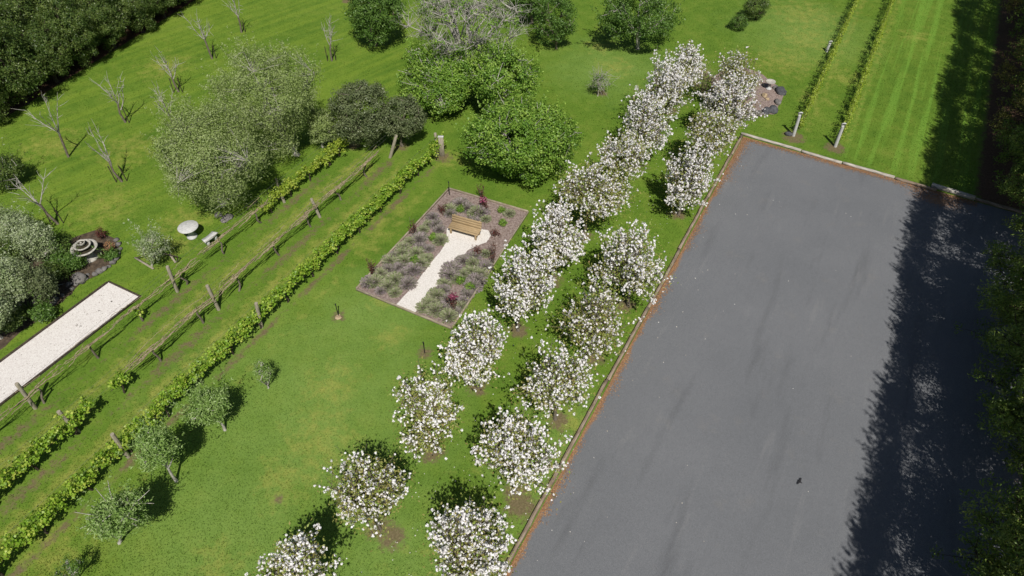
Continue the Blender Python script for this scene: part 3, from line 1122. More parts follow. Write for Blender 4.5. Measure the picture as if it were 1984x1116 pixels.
def leafy_vine(name, label, group, s, t, seed, L=1.0, z0=.60, z1=1.18, wid=.18, n=70, per=12, leaf='vine_leaf', ls=.108, trunk=True, cr=.15):
    rng = np.random.default_rng(seed)
    root = thing(name, label, 'grapevine', st(s, t), _a, group)
    # local frame: x along the row, y across
    if trunk:
        tm = MB()
        w1 = rng.normal(size=2) * .05
        tp = np.array([[rng.normal() * .03, .03, -.05], [w1[0], w1[1], z0 * .35], [-w1[0], w1[1] * .5, z0 * .7], [0, 0, z0 * 1.05]])
        tm.tube(tp, [.055, .045, .04, .035], 7)
        tm.build('trunk', M['dark_bark'], root)
        cm = MB()
        for sg in (-1, 1):
            x = np.linspace(0, sg * L, 7)
            cm.tube(np.stack([x, rng.normal(size=7) * .03, z0 * 1.05 + rng.normal(size=7) * .03], -1), np.linspace(.03, .012, 7), 5, cap=False)
        cm.build('cordon', M['dark_bark'], root)
    x = rng.uniform(-L, L, n)
    prof = .82 + .3 * np.sin(x * 3.1 + rng.uniform(0, 6)) + rng.normal(size=n) * .1
    z = z0 + (z1 - z0) * rng.uniform(0, 1, n) ** .8 * prof
    y = rng.normal(size=n) * wid * .55
    P = np.stack([x, y, z], -1)
    # upright shoot tips
    k = n // 5
    P = np.vstack([P, np.stack([rng.uniform(-L, L, k), rng.normal(size=k) * wid * .4, z1 + rng.uniform(-.05, .22, k)], -1)])
    D = np.stack([np.zeros(len(P)), np.sign(P[:, 1]) * .5, np.full(len(P), .7)], -1)
    lf = MB()
    clumps(lf, rng, P, D, per, cr, ls, ls * .92, .5, .5, .85, .5)
    lf.build('foliage', M[leaf], root)
    return root


def bare_vine(label, group, s, t, seed, L=1.35, z0=.95, canes=5, hi=1.35):
    rng = np.random.default_rng(seed)
    root = thing('bare_grapevine', label, 'grapevine', st(s, t), _a, group)
    tm = MB()
    w1 = rng.normal(size=2) * .08
    tm.tube(np.array([[rng.normal() * .1, 0, -.05], [w1[0], w1[1], z0 * .35], [-w1[0], w1[1] * .5, z0 * .75], [0, 0, z0]]), [.06, .05, .042, .04], 7)
    tm.build('trunk', M['bark'], root)
    cm = MB()
    for i in range(canes):
        for sg in (-1, 1):
            n_ = 10
            Lx = L * rng.uniform(.75, 1.12)
            x = np.linspace(0, sg * Lx, n_)
            zz = z0 + np.linspace(0, 1, n_) * rng.uniform(-.1, .12) + rng.normal(size=n_) * .018
            y = rng.normal() * .075 + np.cumsum(rng.normal(size=n_) * .025)
            cm.tube(np.stack([x, y, zz], -1), np.linspace(.030, .014, n_), 5, cap=False)
    if hi:
        x = np.linspace(-L * rng.uniform(.2, 1), L * rng.uniform(.3, 1), 12)
        cm.tube(np.stack([x, rng.normal(size=12) * .02, hi + .12 * np.sin(x * 1.4 + rng.uniform(0, 6)) + rng.normal(size=12) * .015], -1), .014, 4, cap=False)
    for _ in range(16):
        x0 = rng.uniform(-L, L)
        a = np.array([x0, rng.normal() * .04, z0])
        e = a + np.array([rng.normal() * .15, rng.normal() * .1, rng.uniform(.05, .28)])
        cm.tube(np.vstack([a, (a + e) / 2 + rng.normal(size=3) * .02, e]), [.008, .007, .004], 3, cap=False)
    cm.build('canes', M['cane'], root)
    lf = MB()
    n_ = 12
    P = np.stack([rng.uniform(-L, L, n_), rng.normal(size=n_) * .06, z0 + rng.uniform(-.05, .2, n_)], -1)
    lf.leaves(P, .07, .05, rng, .5)
    lf.build('buds', M['vine_young'], root)
    return root


g_ = 'leafy grapevines of the front row'
for i, s in enumerate(np.arange(-45.5, -11.2, 1.9)):
    leafy_vine('grapevine', 'bushy bright green vine in the long leafy front vine row', g_, s + rng.normal() * .05, ROW_T[0], 900 + i, .98, n=int(62 + rng.uniform(-10, 14)), per=13)
for i, s in enumerate((-42.2, -40.3, -38.4, -36.5, -34.6)):
    leafy_vine('grapevine', 'bushy vine in the short leafy stretch at the near end of the second row', 'leafy grapevines starting the second row', s, ROW_T[1], 950 + i, 1.0, n=58, per=13)
leafy_vine('grapevine', 'small tuft of vine leaves alone in the second row, left of the leafy row', None or 'leafy grapevines starting the second row', -32.2, ROW_T[1], 961, .45, n=22, per=12, z1=1.0, trunk=True)
for i, s in enumerate(np.arange(-30.3, -13.0, 2.6)):
    bare_vine('bare brown vine with canes tied along the wires of the second row', 'bare grapevines of the second row', s, ROW_T[1], 970 + i)
for i, s in enumerate(np.arange(-42.0, -21.0, 2.62)):
    bare_vine('bare vine with thin canes along the wires of the third row', 'bare grapevines of the third row', s, ROW_T[2], 1000 + i, z0=.92, canes=3 if s < -27 else 4)
for i, s in enumerate((-19.9, -18.3, -16.6, -15.0, -13.9)):
    leafy_vine('grapevine', 'yellow green leafy vine at the far end of the third row below the olive trees', 'leafy grapevines ending the third row', s, ROW_T[2], 1030 + i, .85, z0=.55, z1=1.0, wid=.22, n=40 if i else 25, per=11, leaf='vine_young')
leafy_vine('grapevine', 'tiny leafy tuft in the bare third row beside the gravel strip end', 'leafy grapevines ending the third row', -29.0, ROW_T[2], 1041, .18, z0=.5, z1=.75, wid=.15, n=9, per=9, trunk=False)
yv = [leafy_vine('young_grapevine', 'x', 'young grapevines in the two rows beyond the car park', 0, 0, 1100 + i, .82, z0=.42, z1=1.22, wid=.12, n=66, per=5, leaf='vine_young', ls=.08, cr=.14) for i in range(5)]
cnt = 0
for t, lb in ((2.95, 'thin yellow green vine in the left of the two rows beyond the car park'), (5.45, 'thin yellow green vine in the right of the two rows beyond the car park')):
    for i, s in enumerate(np.arange(2.6, 33, 1.55)):
        src = yv[int(rng.integers(0, 5))]
        if cnt < 5:
            o = yv[cnt]
            o.location = Vector(st(s, t))
            o["label"] = lb
        else:
            dup(src, st(s, t), _a + (math.pi if rng.uniform() < .5 else 0), (1, 1, rng.uniform(.88, 1.1)), lb)
        cnt += 1


def wires(t, s0, s1, zs, label):
    b = MB()
    a = st(s0, t)
    for z in zs:
        L = s1 - s0
        x = np.linspace(0, L, 24)
        sag = -.03 * np.abs(np.sin(x / 7.8 * math.pi))
        b.tube(np.stack([x, np.zeros(24), z + sag], -1), .0045, 4, cap=False)
    o = b.build('trellis_wire', M['wire'], None, a)
    o.rotation_euler = (0, 0, _a)
    return tag(o, label, 'wire', 'trellis wires')


wires(ROW_T[0], -46, -10.9, (.66, 1.15, 1.55), 'thin wires strung through the front leafy vine row')
wires(ROW_T[1], -46, -12.5, (.95, 1.35, 1.6), 'thin wires strung along the bare second vine row')
wires(ROW_T[2], -46, -14.0, (.92, 1.35, 1.6), 'thin wires strung along the third vine row beside the gravel strip')
wires(2.95, 1.8, 34, (.5, .95, 1.3), 'thin wires of the left young vine row beyond the car park')
wires(5.45, 1.8, 34, (.5, .95, 1.3), 'thin wires of the right young vine row beyond the car park')


# ------------------------------------------------------------------ garden trees
fit_tree('olive_tree', 'big grey green olive tree, nearer and lower left of the close group', 'tree', (432, 398), (296, 190, 512, 408), 21, leaf='olive_leaf', bark='pale_bark',
         n=760, per=52, cr=.42, ln=.115, wd=.045, tr=.16, twigs=300, lump=.42, lsharp=8, k=26, shell=.6, low=-.97, flat=1.2, sprays=260, group='olive trees at the vine row end', twig_r=.012)
fit_tree('olive_tree', 'tallest grey green olive tree, behind the nearer one', 'tree', (575, 300), (420, 76, 628, 312), 22, leaf='olive_leaf', bark='pale_bark',
         n=760, per=52, cr=.42, ln=.115, wd=.045, tr=.16, twigs=300, lump=.42, lsharp=8, k=26, shell=.6, low=-.97, flat=1.2, sprays=260, group='olive trees at the vine row end', twig_r=.012)
fit_tree('olive_tree', 'small low olive bush squeezed between the tall olive and the dark shrubs', 'tree', (625, 285), (590, 205, 655, 285), 23, leaf='olive_leaf', bark='pale_bark',
         n=150, per=45, cr=.28, ln=.12, wd=.05, tr=.07, twigs=60, group='olive trees at the vine row end')
fit_tree('shrub_tree', 'dark dense shrub tree right of the olives', 'tree', (684, 281), (637, 150, 758, 282), 24, leaf='grey_leaf', bark='bark', n=330, per=52, cr=.28, ln=.12, wd=.06, tr=.10, lump=.22, shell=.7)
fit_tree('shrub_tree', 'smaller dark shrub tree on a bare stem behind the leaning end post', 'tree', (779, 283), (733, 183, 824, 272), 25, leaf='grey_leaf', bark='bark', n=240, per=48, cr=.25, ln=.11, wd=.055, tr=.08, fork=.9, lump=.22, shell=.7)

# large deciduous trees in the middle
fit_tree('walnut_tree', 'large spreading green tree with a pale trunk and bare grey top', 'tree', (856, 210), (752, 82, 975, 225), 31, leaf='green_leaf', bark='pale_bark', n=560, per=66, cr=.38, ln=.135, wd=.08,
         tr=.2, fork=1.4, twigs=320, lump=.52, lsharp=7, k=14, shell=.55, sprays=160, bare=110, grow=1.05, twig_r=.022, low=-.75)
fit_tree('walnut_tree', 'big round leafy green tree beside the blossom row, foliage down to the lawn', 'tree', (1015, 340), (896, 158, 1130, 374), 32, leaf='green_leaf', bark='pale_bark', n=820, per=64, cr=.37, ln=.135, wd=.08,
         tr=.22, fork=.8, twigs=340, lump=.38, lsharp=8, k=18, shell=.55, sprays=180, low=-.95, bare=60, grow=1.08, twig_r=.02)
fit_tree('walnut_tree', 'leafy green tree in the middle of the clump, behind the round one', 'tree', (965, 225), (870, 70, 1068, 240), 33, leaf='green_leaf', bark='pale_bark', n=500, per=62, cr=.38, ln=.135, wd=.08,
         tr=.18, fork=1.2, twigs=260, lump=.52, lsharp=7, k=14, shell=.55, sprays=140, bare=80, grow=1.06, twig_r=.02)


def twiggy_tree(name, label, base, bbox, seed, n=420, bark='pale_bark', leaf=None, nl=0, tr=.2, limbs=16, twig_r=.016, lsz=.14):
    rng = np.random.default_rng(seed)
    b, C, r, rz = crown_fit(base, bbox)
    root = thing(name, label, 'tree', b)
    P, D = crown_points(rng, n, C, r, rz, .45, lumpy(rng, 12, .5, 7), -.5)
    P[:, 2] = np.maximum(P[:, 2], .3)
    tm, bm_ = MB(), MB()
    skeleton(bm_, rng, C, rz, P, tr, max(.5, C[2] - rz * .8), limbs, n, trunkmb=tm, twig_r=twig_r)
    for q in P:
        for _ in range(4):
            e = q + rng.normal(size=3) * .34 + [0, 0, .16]
            bm_.tube(np.vstack([q, (q + e) / 2 + rng.normal(size=3) * .05, e]), [.010, .008, .005], 3, cap=False)
    tm.build('trunk', M[bark], root, smooth=True)
    bm_.build('branches', M[bark], root)
    if leaf:
        lf = MB()
        k = rng.permutation(len(P))[:nl]
        clumps(lf, rng, P[k], D[k], 22, .25, lsz, lsz * .6)
        lf.build('crown', M[leaf], root)
    return root


twiggy_tree('bare_tree', 'large leafless tree with a dense haze of pale grey twigs, top centre', (905, 165), (760, -60, 1040, 158), 41, n=560, leaf='green_leaf', nl=230, twig_r=.019, limbs=26)
fit_tree('garden_tree', 'dark green double crowned tree with deep shade under it, top centre left', 'tree', (728, 88), (655, -50, 800, 95), 34, leaf='mid_leaf', bark='bark', n=420, per=42, cr=.36, ln=.15, wd=.07, tr=.14, lump=.45, lsharp=6, k=10, shell=.6, sprays=100)
fit_tree('garden_tree', 'green tree behind the leafless grey one, cut by the top edge', 'tree', (905, 10), (790, -120, 1010, 20), 35, leaf='green_leaf', bark='bark', n=420, per=42, cr=.42, ln=.16, wd=.09, tr=.15)
fit_tree('garden_tree', 'airy green sapling clump right of the leafless grey tree', 'tree', (1078, 95), (1028, -30, 1128, 100), 36, leaf='mid_leaf', bark='bark', n=190, per=36, cr=.32, ln=.14, wd=.07, tr=.07, fork=.3, lump=.45)
fit_tree('garden_tree', 'loose green tree with a pale trunk, top edge above the blossom row', 'tree', (1235, 95), (1132, -75, 1330, 124), 37, leaf='mid_leaf', bark='pale_bark', n=380, per=34, cr=.36, ln=.15, wd=.08, tr=.12, fork=1.0, lump=.55, lsharp=6, shell=.5, low=-.7, sprays=120)
fit_tree('garden_tree', 'green tree cut by the top edge, between the leafless grey tree and the airy clump', 'tree', (1030, 45), (975, -75, 1068, 38), 38, leaf='mid_leaf', bark='bark', n=260, per=36, cr=.42, ln=.16, wd=.08, tr=.12)
fit_tree('garden_tree', 'green tree at the top edge left of the loose pale trunked tree', 'tree', (1290, -20), (1220, -140, 1340, 5), 39, leaf='mid_leaf', bark='bark', n=240, per=36, cr=.42, ln=.16, wd=.08, tr=.12)
twiggy_tree('bare_shrub', 'brown leafless twiggy shrub between the blossom rows at the rock bed', (1362, 190), (1322, 128, 1402, 190), 46, n=110, bark='cane', tr=.04, limbs=12, twig_r=.010)
twiggy_tree('sapling', 'nearly bare little sapling alone on the lawn left of the blossom row', (1158, 186), (1140, 136, 1186, 184), 42, n=40, leaf='mid_leaf', nl=22, tr=.035, limbs=6, twig_r=.01, lsz=.09)
fit_tree('conifer_bush', 'small rounded golden green conifer bush on the far lawn', 'bush', (1433, 58), (1415, 27, 1450, 58), 43, leaf='mid_leaf', bark='dark_bark', n=90, per=40, cr=.22, ln=.10, wd=.03, tr=.05, lump=.2, fork=.15, shell=.8)
fit_tree('conifer_bush', 'larger dark conifer bush beside the small golden one', 'bush', (1465, 38), (1438, -8, 1492, 39), 44, leaf='dark_leaf', bark='dark_bark', n=130, per=42, cr=.26, ln=.11, wd=.035, tr=.06, lump=.3, fork=.15, shell=.8)

# small trees on the front lawn
fit_tree('small_olive_tree', 'small olive tree on a pale leaning stem, nearest the leafy row', 'tree', (436, 833), (352, 740, 458, 828), 51, leaf='fresh_leaf', bark='pale_bark', n=150, per=42, cr=.27, ln=.11, wd=.042, tr=.055, fork=.75, lump=.55, lsharp=5, k=7, shell=.4, flat=1.1, sprays=60, grow=1.05, group='small olives on the front lawn')
fit_tree('small_olive_tree', 'small olive tree with the longest bare pale stem', 'tree', (342, 932), (256, 815, 358, 918), 52, leaf='fresh_leaf', bark='pale_bark', n=150, per=42, cr=.27, ln=.11, wd=.042, tr=.055, fork=1.2, lump=.55, lsharp=5, k=7, shell=.4, flat=1.1, sprays=60, grow=1.05, group='small olives on the front lawn')
fit_tree('small_olive_tree', 'bushy dark small olive tree in the bottom left, whitish twigs on top', 'tree', (232, 1052), (155, 935, 288, 1062), 53, leaf='fresh_leaf', bark='pale_bark', n=190, per=42, cr=.28, ln=.11, wd=.042, tr=.055, fork=.4, lump=.55, lsharp=5, k=7, shell=.4, flat=1.1, sprays=70, bare=16, grow=1.08, group='small olives on the front lawn')
fit_tree('small_olive_tree', 'thin wispy olive sapling on the lawn beside the leafy row', 'tree', (520, 752), (484, 688, 530, 752), 54, leaf='fresh_leaf', bark='pale_bark', n=44, per=24, cr=.18, ln=.09, wd=.032, tr=.03, fork=.2, lump=.4, twigs=30, group='small olives on the front lawn')
fit_tree('small_olive_tree', 'faint little sapling at the bottom edge, far left', 'tree', (150, 1125), (100, 1075, 165, 1128), 55, leaf='mid_leaf', bark='pale_bark', n=40, per=22, cr=.18, ln=.08, wd=.03, tr=.03, fork=.2, lump=.4, twigs=30, group='small olives on the front lawn')
fit_tree('small_olive_tree', 'pale leaved little tree inside a frame of planks, near the stone table', 'tree', (294, 516), (258, 447, 330, 512), 56, leaf='silver_leaf', bark='pale_bark', n=80, per=26, cr=.24, ln=.10, wd=.038, tr=.05, fork=.3, lump=.5, twigs=60, sprays=40, flat=1.1)

# silvery trees and shrubs at the left edge
for i, (b_, bb, lf_, nn, lb) in enumerate([
    ((55, 480), (-25, 386, 62, 500), 'silver_leaf', 300, 'silvery olive tree at the left edge, upper crown'),
    ((95, 505), (28, 415, 112, 515), 'silver_leaf', 240, 'silvery olive tree leaning towards the fountain'),
    ((40, 590), (-30, 490, 66, 598), 'silver_leaf', 300, 'silvery olive tree at the left edge above the gravel strip'),
    ((2, 655), (-70, 560, 22, 655), 'silver_leaf', 240, 'silvery olive tree at the left edge, lowest of its group'),
    ((70, 590), (48, 520, 110, 588), 'grey_leaf', 130, 'dull green shrub in shade under the silvery olives'),
    ((18, 640), (-8, 600, 48, 640), 'dark_leaf', 110, 'dark low shrub beside the gravel strip bed'),
    ((125, 500), (85, 470, 140, 500), 'dark_leaf', 90, 'dark low shrub behind the fountain'),
    ((95, 545), (65, 510, 120, 545), 'dark_leaf', 90, 'dark low shrub between the silvery olives and the flax'),
    ((150, 520), (118, 492, 165, 520), 'mid_leaf', 60, 'low green leafy plant in the shade left of the fountain foot'),
    ((112, 520), (90, 490, 135, 520), 'mid_leaf', 60, 'low green leafy plant in deep shade behind the flax'),
    ((60, 560), (40, 525, 90, 560), 'dark_leaf', 70, 'dark bush in the gap between the silvery olives'),
    ((8, 520), (-28, 468, 52, 522), 'dark_leaf', 120, 'dark bush filling the gap at the left edge between silvery crowns'),
    ((80, 620), (60, 590, 100, 620), 'mid_leaf', 50, 'low green plant at the bed edge above the gravel strip'),
    ((215, 500), (205, 488, 226, 502), 'mid_leaf', 24, 'tiny green plant inside the right end of the stone border'),
    ((15, 362), (-40, 300, 46, 362), 'dark_leaf', 190, 'dark green tree at the left edge above the silvery olives'),
]):
    fit_tree('silver_tree' if lf_ == 'silver_leaf' else 'shrub', lb, 'tree' if lf_ == 'silver_leaf' else 'shrub', b_, bb, 60 + i, leaf=lf_, bark='pale_bark', n=nn, per=44, cr=.30, ln=.12, wd=.045, tr=.09, lump=.5, shell=.55, lsharp=7, k=10, sprays=50 if nn > 100 else 10, grow=1.16)

# planted bed under the silvery trees
pb = [at(*q) for q in ((-40, 470), (60, 462), (120, 470), (140, 462), (185, 446), (222, 462), (233, 482), (226, 503), (200, 526), (158, 548), (140, 570), (100, 598), (60, 630), (10, 672), (-80, 740), (-200, 700))]
poly_sheet('garden_soil', pb, .012, M['soil'], rng, .05, 4)


def rock(name, label, c, r, seed, mat='rock', group=None, cat='rock', flat=.65):
    rng = np.random.default_rng(seed)
    b = MB()
    th, ph = 10, 6
    V = [[0, 0, 1]]
    for i in range(1, ph):
        for j in range(th):
            a, q = j * 2 * math.pi / th, i * math.pi / ph
            V.append([math.sin(q) * math.cos(a), math.sin(q) * math.sin(a), math.cos(q)])
    V.append([0, 0, -1])
    V = np.array(V)
    pl = rng.normal(size=(9, 3))
    pl /= np.linalg.norm(pl, axis=1)[:, None]
    for q in pl:
        d = V @ q
        h = rng.uniform(.55, .85)
        V = V - np.maximum(0, d - h)[:, None] * q[None]
    V = V * np.array([r * rng.uniform(.8, 1.25), r * rng.uniform(.75, 1.1), r * flat])
    V += rng.normal(size=V.shape) * r * .04
    V[:, 2] += r * flat * .45
    F3, F4 = [], []
    for j in range(th):
        F3.append([0, 1 + j, 1 + (j + 1) % th])
        F3.append([len(V) - 1, 1 + (ph - 2) * th + (j + 1) % th, 1 + (ph - 2) * th + j])
        for i in range(ph - 2):
            a = 1 + i * th
            F4.append([a + j, a + th + j, a + th + (j + 1) % th, a + (j + 1) % th])
    n0 = b.n
    b.add(V, F4)
    b.f.append(np.array(F3) + n0)
    b.r.append(np.full(len(F3), .5))
    b.m.append(np.zeros(len(F3), int))
    o = b.build(name, M[mat], None, c)
    o.rotation_euler = (0, 0, rng.uniform(0, 6.28))
    return tag(o, label, cat, group)


bp = [(226, 466), (231, 474), (233, 483), (230, 493), (226, 502), (218, 510), (211, 517), (203, 522), (194, 527), (185, 532), (170, 533), (165, 541), (155, 539), (147, 551), (141, 560), (134, 553), (121, 573), (108, 581), (103, 590), (88, 597)]
for i, q in enumerate(bp):
    rock('border_rock', 'grey rock in the curved stone border of the fountain bed', at(*q), rng.uniform(.12, .25), 200 + i, 'rock', 'stones bordering the fountain bed')
rock('border_rock', 'pale flat boulder at the bend of the fountain bed border', at(157, 543), .42, 230, 'rock', 'stones bordering the fountain bed')
rock('stone', 'tan rock leaning on the foot of the fountain', at(190, 492), .24, 231, 'tanrock')
rock('stone', 'pale grey stone under the front edge of the big olive tree', at(424, 418), .3, 232, 'rock')
rock('stone', 'flat grey slab under the front edge of the big olive tree', at(440, 424), .38, 233, 'rock', flat=.3)

# ---- fountain
fb = at(175, 500)
ft = thing('fountain', 'round three tiered stone fountain at the edge of the shaded bed', 'fountain', fb)
b_ = MB()
b_.lathe([(0.01, 0), (.42, 0), (.44, .06), (.34, .12), (.24, .2), (.2, .45), (.24, .50), (.3, .58), (.01, .58)], k=24)
b_.build('pedestal', M['oldstone'], ft, smooth=True)
R_ = np.random.default_rng(3)
for nm, rr, z in (('basin', .66, .56), ('middle_bowl', .42, .76), ('top_bowl', .21, .93)):
    b_ = MB()
    b_.lathe([(.03, z), (rr * .55, z + .02), (rr * .95, z + .14), (rr, z + .19), (rr * .985, z + .215), (rr * .82, z + .205), (rr * .78, z + .165), (rr * .6, z + .10), (.02, z + .085)], k=32, wob=.012, rng=R_)
    bowl = b_.build(nm, M['oldstone'], ft, smooth=True)
    b_ = MB()
    b_.lathe([(rr * .785, z + .15), (.001, z + .152)], k=24)
    b_.build('water', M['water'], bowl)
b_ = MB()
b_.lathe([(.10, .62), (.07, .7), (.1, .78)], k=14)
b_.lathe([(.07, .82), (.05, .88), (.07, .95)], k=12)
b_.lathe([(.05, 1.02), (.06, 1.07), (.05, 1.11), (.02, 1.15), (.001, 1.16)], k=12)
b_.build('stem', M['oldstone'], ft, smooth=True)

# ---- stone table and curved bench
tb = thing('stone_table', 'round pale concrete garden table on a square pedestal', 'table', at(373, 459))
zt = .74
cen = at(366.5, 440, zt) - at(373, 459)
off = np.array([cen[0], cen[1], 0]) * .5
b_ = MB()
b_.lathe([(.001, zt - .07), (.46, zt - .07), (.52, zt - .05), (.535, zt - .015), (.52, zt), (.001, zt)], k=40)
b_.build('table_top', M['concrete'], tb, smooth=False)
b_ = MB()
b_.lathe([(.001, 0), (.27, 0), (.27, .08), (.17, .14), (.13, .32), (.17, .52), (.25, .60), (.26, .67), (.001, .67)], k=20)
b_.build('pedestal', M['concrete'], tb, smooth=True)
cb = at(407, 470)
bn = thing('curved_bench', 'curved pale concrete bench beside the round garden table', 'bench', cb)
b_ = MB()
ctr = at(366, 449) - cb
a0, a1 = at(411, 448, .42) - cb, at(397, 470, .42) - cb
for q in (a0, a1):
    q[2] = 0
aa = math.atan2(a0[1] - ctr[1], a0[0] - ctr[0])
ab = math.atan2(a1[1] - ctr[1], a1[0] - ctr[0])
rb = (np.linalg.norm((a0 - ctr)[:2]) + np.linalg.norm((a1 - ctr)[:2])) / 2
n_ = 12
V = []
for k_ in range(n_ + 1):
    a = aa + (ab - aa) * k_ / n_
    for rr, z in ((rb - .17, .36), (rb + .17, .36), (rb + .17, .43), (rb - .17, .43)):
        V.append([ctr[0] + rr * math.cos(a), ctr[1] + rr * math.sin(a), z])
F = [[k_ * 4 + j, k_ * 4 + (j + 1) % 4, k_ * 4 + 4 + (j + 1) % 4, k_ * 4 + 4 + j] for k_ in range(n_) for j in range(4)]
b_.add(V, F + [[3, 2, 1, 0], [n_ * 4, n_ * 4 + 1, n_ * 4 + 2, n_ * 4 + 3]])
b_.build('seat', M['concrete'], bn)
for k_ in (.2, .8):
    a = aa + (ab - aa) * k_
    b_ = MB()
    R = np.array([[math.cos(a), -math.sin(a), 0], [math.sin(a), math.cos(a), 0], [0, 0, 1]])
    b_.box((ctr[0] + rb * math.cos(a), ctr[1] + rb * math.sin(a), .178), (.26, .14, .356), R, bev=.02)
    b_.build('leg', M['concrete'], bn)

# plank frame round the little pale tree
pf = thing('plank_frame', 'two leaning planks and a dark rail around the little pale tree', 'tree guard', at(298, 522))
o0 = at(298, 522)
for a, b in (((298, 522, 0), (262, 500, .12)), ((341, 510, 0), (329, 493, .25))):
    q = MB()
    p0, p1 = at(*a) - o0, at(*b) - o0
    d = p1 - p0
    L = np.linalg.norm(d)
    x = d / L
    y = np.cross([0, 0, 1], x)
    y /= np.linalg.norm(y)
    z = np.cross(x, y)
    q.box((p0 + p1) / 2 + [0, 0, .04], (L, .10, .04), np.stack([x, y, z], 1))
    q.build('plank', M['post'], pf)
q = MB()
q.tube(np.vstack([at(263, 500, .15) - o0, at(300, 488, .42) - o0, at(344, 497, .4) - o0]), .028, 6)
q.tube(np.vstack([at(344, 508, 0) - o0, at(344, 497, .42) - o0]), .028, 6)
q.build('rail', M['dark_bark'], pf)


# spiky plants
def spiky(label, px, seed, n=26, L=.75, mat='flax', wd=.06):
    rng = np.random.default_rng(seed)
    b = MB()
    for i in range(n):
        a = rng.uniform(0, 2 * math.pi)
        el = rng.uniform(.35, 1.35)
        l_ = L * rng.uniform(.7, 1.1)
        d = np.array([math.cos(a), math.sin(a), 0])
        t_ = np.linspace(0, 1, 5)
        x = d[None] * (l_ * math.cos(el) * t_)[:, None]
        x[:, 2] = l_ * math.sin(el) * t_ - .45 * l_ * t_ ** 2.4 * math.cos(el)
        x[:, 2] = np.maximum(x[:, 2], .02)
        side = np.array([-d[1], d[0], 0]) * wd / 2
        wv = np.array([.7, 1, .9, .6, .05])[:, None]
        V = np.concatenate([x - side * wv, x + side * wv])
        b.add(V, [[j, j + 1, j + 6, j + 5] for j in range(4)], rng.uniform(0, 1))
    o = b.build('spiky_plant', M[mat], None, at(*px))
    return tag(o, label, 'plant')


spiky('green flax clump with arching sword leaves behind the rock border', (133, 533), 1, 40, .95)
spiky('silver white spiky plant in the shaded bed', (100, 560), 2, 22, .7, 'silver_spike')
spiky('bright green strappy clump beside the gravel strip bed', (60, 604), 3, 44, .8)
spiky('small green strappy clump in front of the fountain', (200, 500), 4, 24, .5)
spiky('small dark strappy clump at the shaded bed edge', (85, 585), 5, 24, .6)
for i, (px, bb, lb) in enumerate([((196, 462), (184, 440, 206, 462), 'thin reddish twiggy shrub behind the fountain'), ((208, 487), (196, 470, 222, 487), 'low orange tinted shrub right of the fountain')]):
    fit_tree('shrub', lb, 'shrub', px, bb, 90 + i, leaf='red_leaf' if i == 0 else 'needle', bark='bark', n=26, per=18, cr=.15, ln=.07, wd=.035, tr=.02, twigs=20, fork=.1)


# ------------------------------------------------------------------ bare young trees with stakes
def young_tree(label, base, top, seed, spread=1.0, limbs=5, stakes=2, nest=False, leaf=0, lean=None):
    rng = np.random.default_rng(seed)
    b = at(*base)
    lo, hi = .5, 9
    for _ in range(40):
        m_ = (lo + hi) / 2
        if proj(b + [0, 0, m_])[1] > top[1]:
            lo = m_
        else:
            hi = m_
    h = lo
    tipw = at(top[0], top[1], h) - b
    root = thing('young_tree', label, 'tree', b, 0, 'staked bare young trees on the upper lawn')
    tm, bm_ = MB(), MB()
    fk = tipw * rng.uniform(.40, .5)
    fk[2] = h * rng.uniform(.42, .5)
    tr = .066
    tp = np.vstack([[0, 0, -.05], [0, 0, .05], fk * .5 + rng.normal(size=3) * .05, fk])
    tm.tube(tp, np.array([1.3, 1.1, 1, .85]) * tr, 7)
    a0 = rng.uniform(0, 6.28)
    ends = [tipw]
    for i in range(limbs - 1):
        a = a0 + i * 2 * math.pi / (limbs - 1) + rng.normal() * .3
        rr = h * rng.uniform(.2, .36) * spread
        rr *= .72
        ends.append(fk + np.array([math.cos(a) * rr, math.sin(a) * rr, h * rng.uniform(.25, .48)]))
    for e in ends:
        c = curve(fk - [0, 0, rng.uniform(0, .15) * h], e, rng, -.08, 7, .06)
        bm_.tube(c, np.linspace(tr * .62, .010, 7), 5, cap=False)
        for j in range(9):
            q = c[rng.integers(2, 7)]
            d = (e - fk) / np.linalg.norm(e - fk) + rng.normal(size=3) * .55
            q2 = q + d * rng.uniform(.25, .6)
            bm_.tube(np.vstack([q, (q + q2) / 2 + rng.normal(size=3) * .04, q2]), [.014, .011, .005], 4, cap=False)
    tm.build('trunk', M['bark'], root)
    bm_.build('branches', M['pale_bark'], root)
    if leaf:
        lf = MB()
        P = np.vstack([e + rng.normal(size=(leaf, 3)) * .3 for e in ends])
        lf.leaves(P, .1, .05, rng)
        lf.build('crown', M['vine_leaf'], root)
    for i in range(stakes):
        sx = (.28, -.3)[i]
        q = MB()
        q.tube(np.vstack([[sx, rng.normal() * .08, -.05], [sx + rng.normal() * .04, 0, h * .36]]), .03, 6)
        q.build('stake', M['dark_bark'], root)
    return root


YT = [((133, 304), (84, 184), 'tall bare young tree nearest the evergreen belt on the left, one thin side branch', 1.0, 4, 0, 6),
      ((243, 237), (208, 150), 'bare young tree with pale forked limbs, second along the evergreen belt', .95, 5, 1, 0),
      ((236, 352), (182, 265), 'bare wide forked young tree left of the big olive', 1.2, 4, 2, 3),
      ((346, 178), (312, 103), 'thin drooping bare young tree between two others on the striped lawn', .8, 5, 2, 3),
      ((411, 114), (381, 36), 'bare young tree with white limbs spread like a fan above the big olive', 1.1, 5, 1, 0),
      ((468, 63), (452, -6), 'slim bare young tree near the top edge', .7, 4, 1, 0),
      ((643, 118), (637, 38), 'slim upright bare young tree left of the double crowned tree', .55, 4, 2, 3),
      ((345, 262), (305, 172), 'bare young tree half hidden behind the big olive', 1.0, 5, 1, 0),
      ((112, 434), (32, 345), 'leaning bare young tree above the fountain bed', 1.1, 4, 2, 0)]
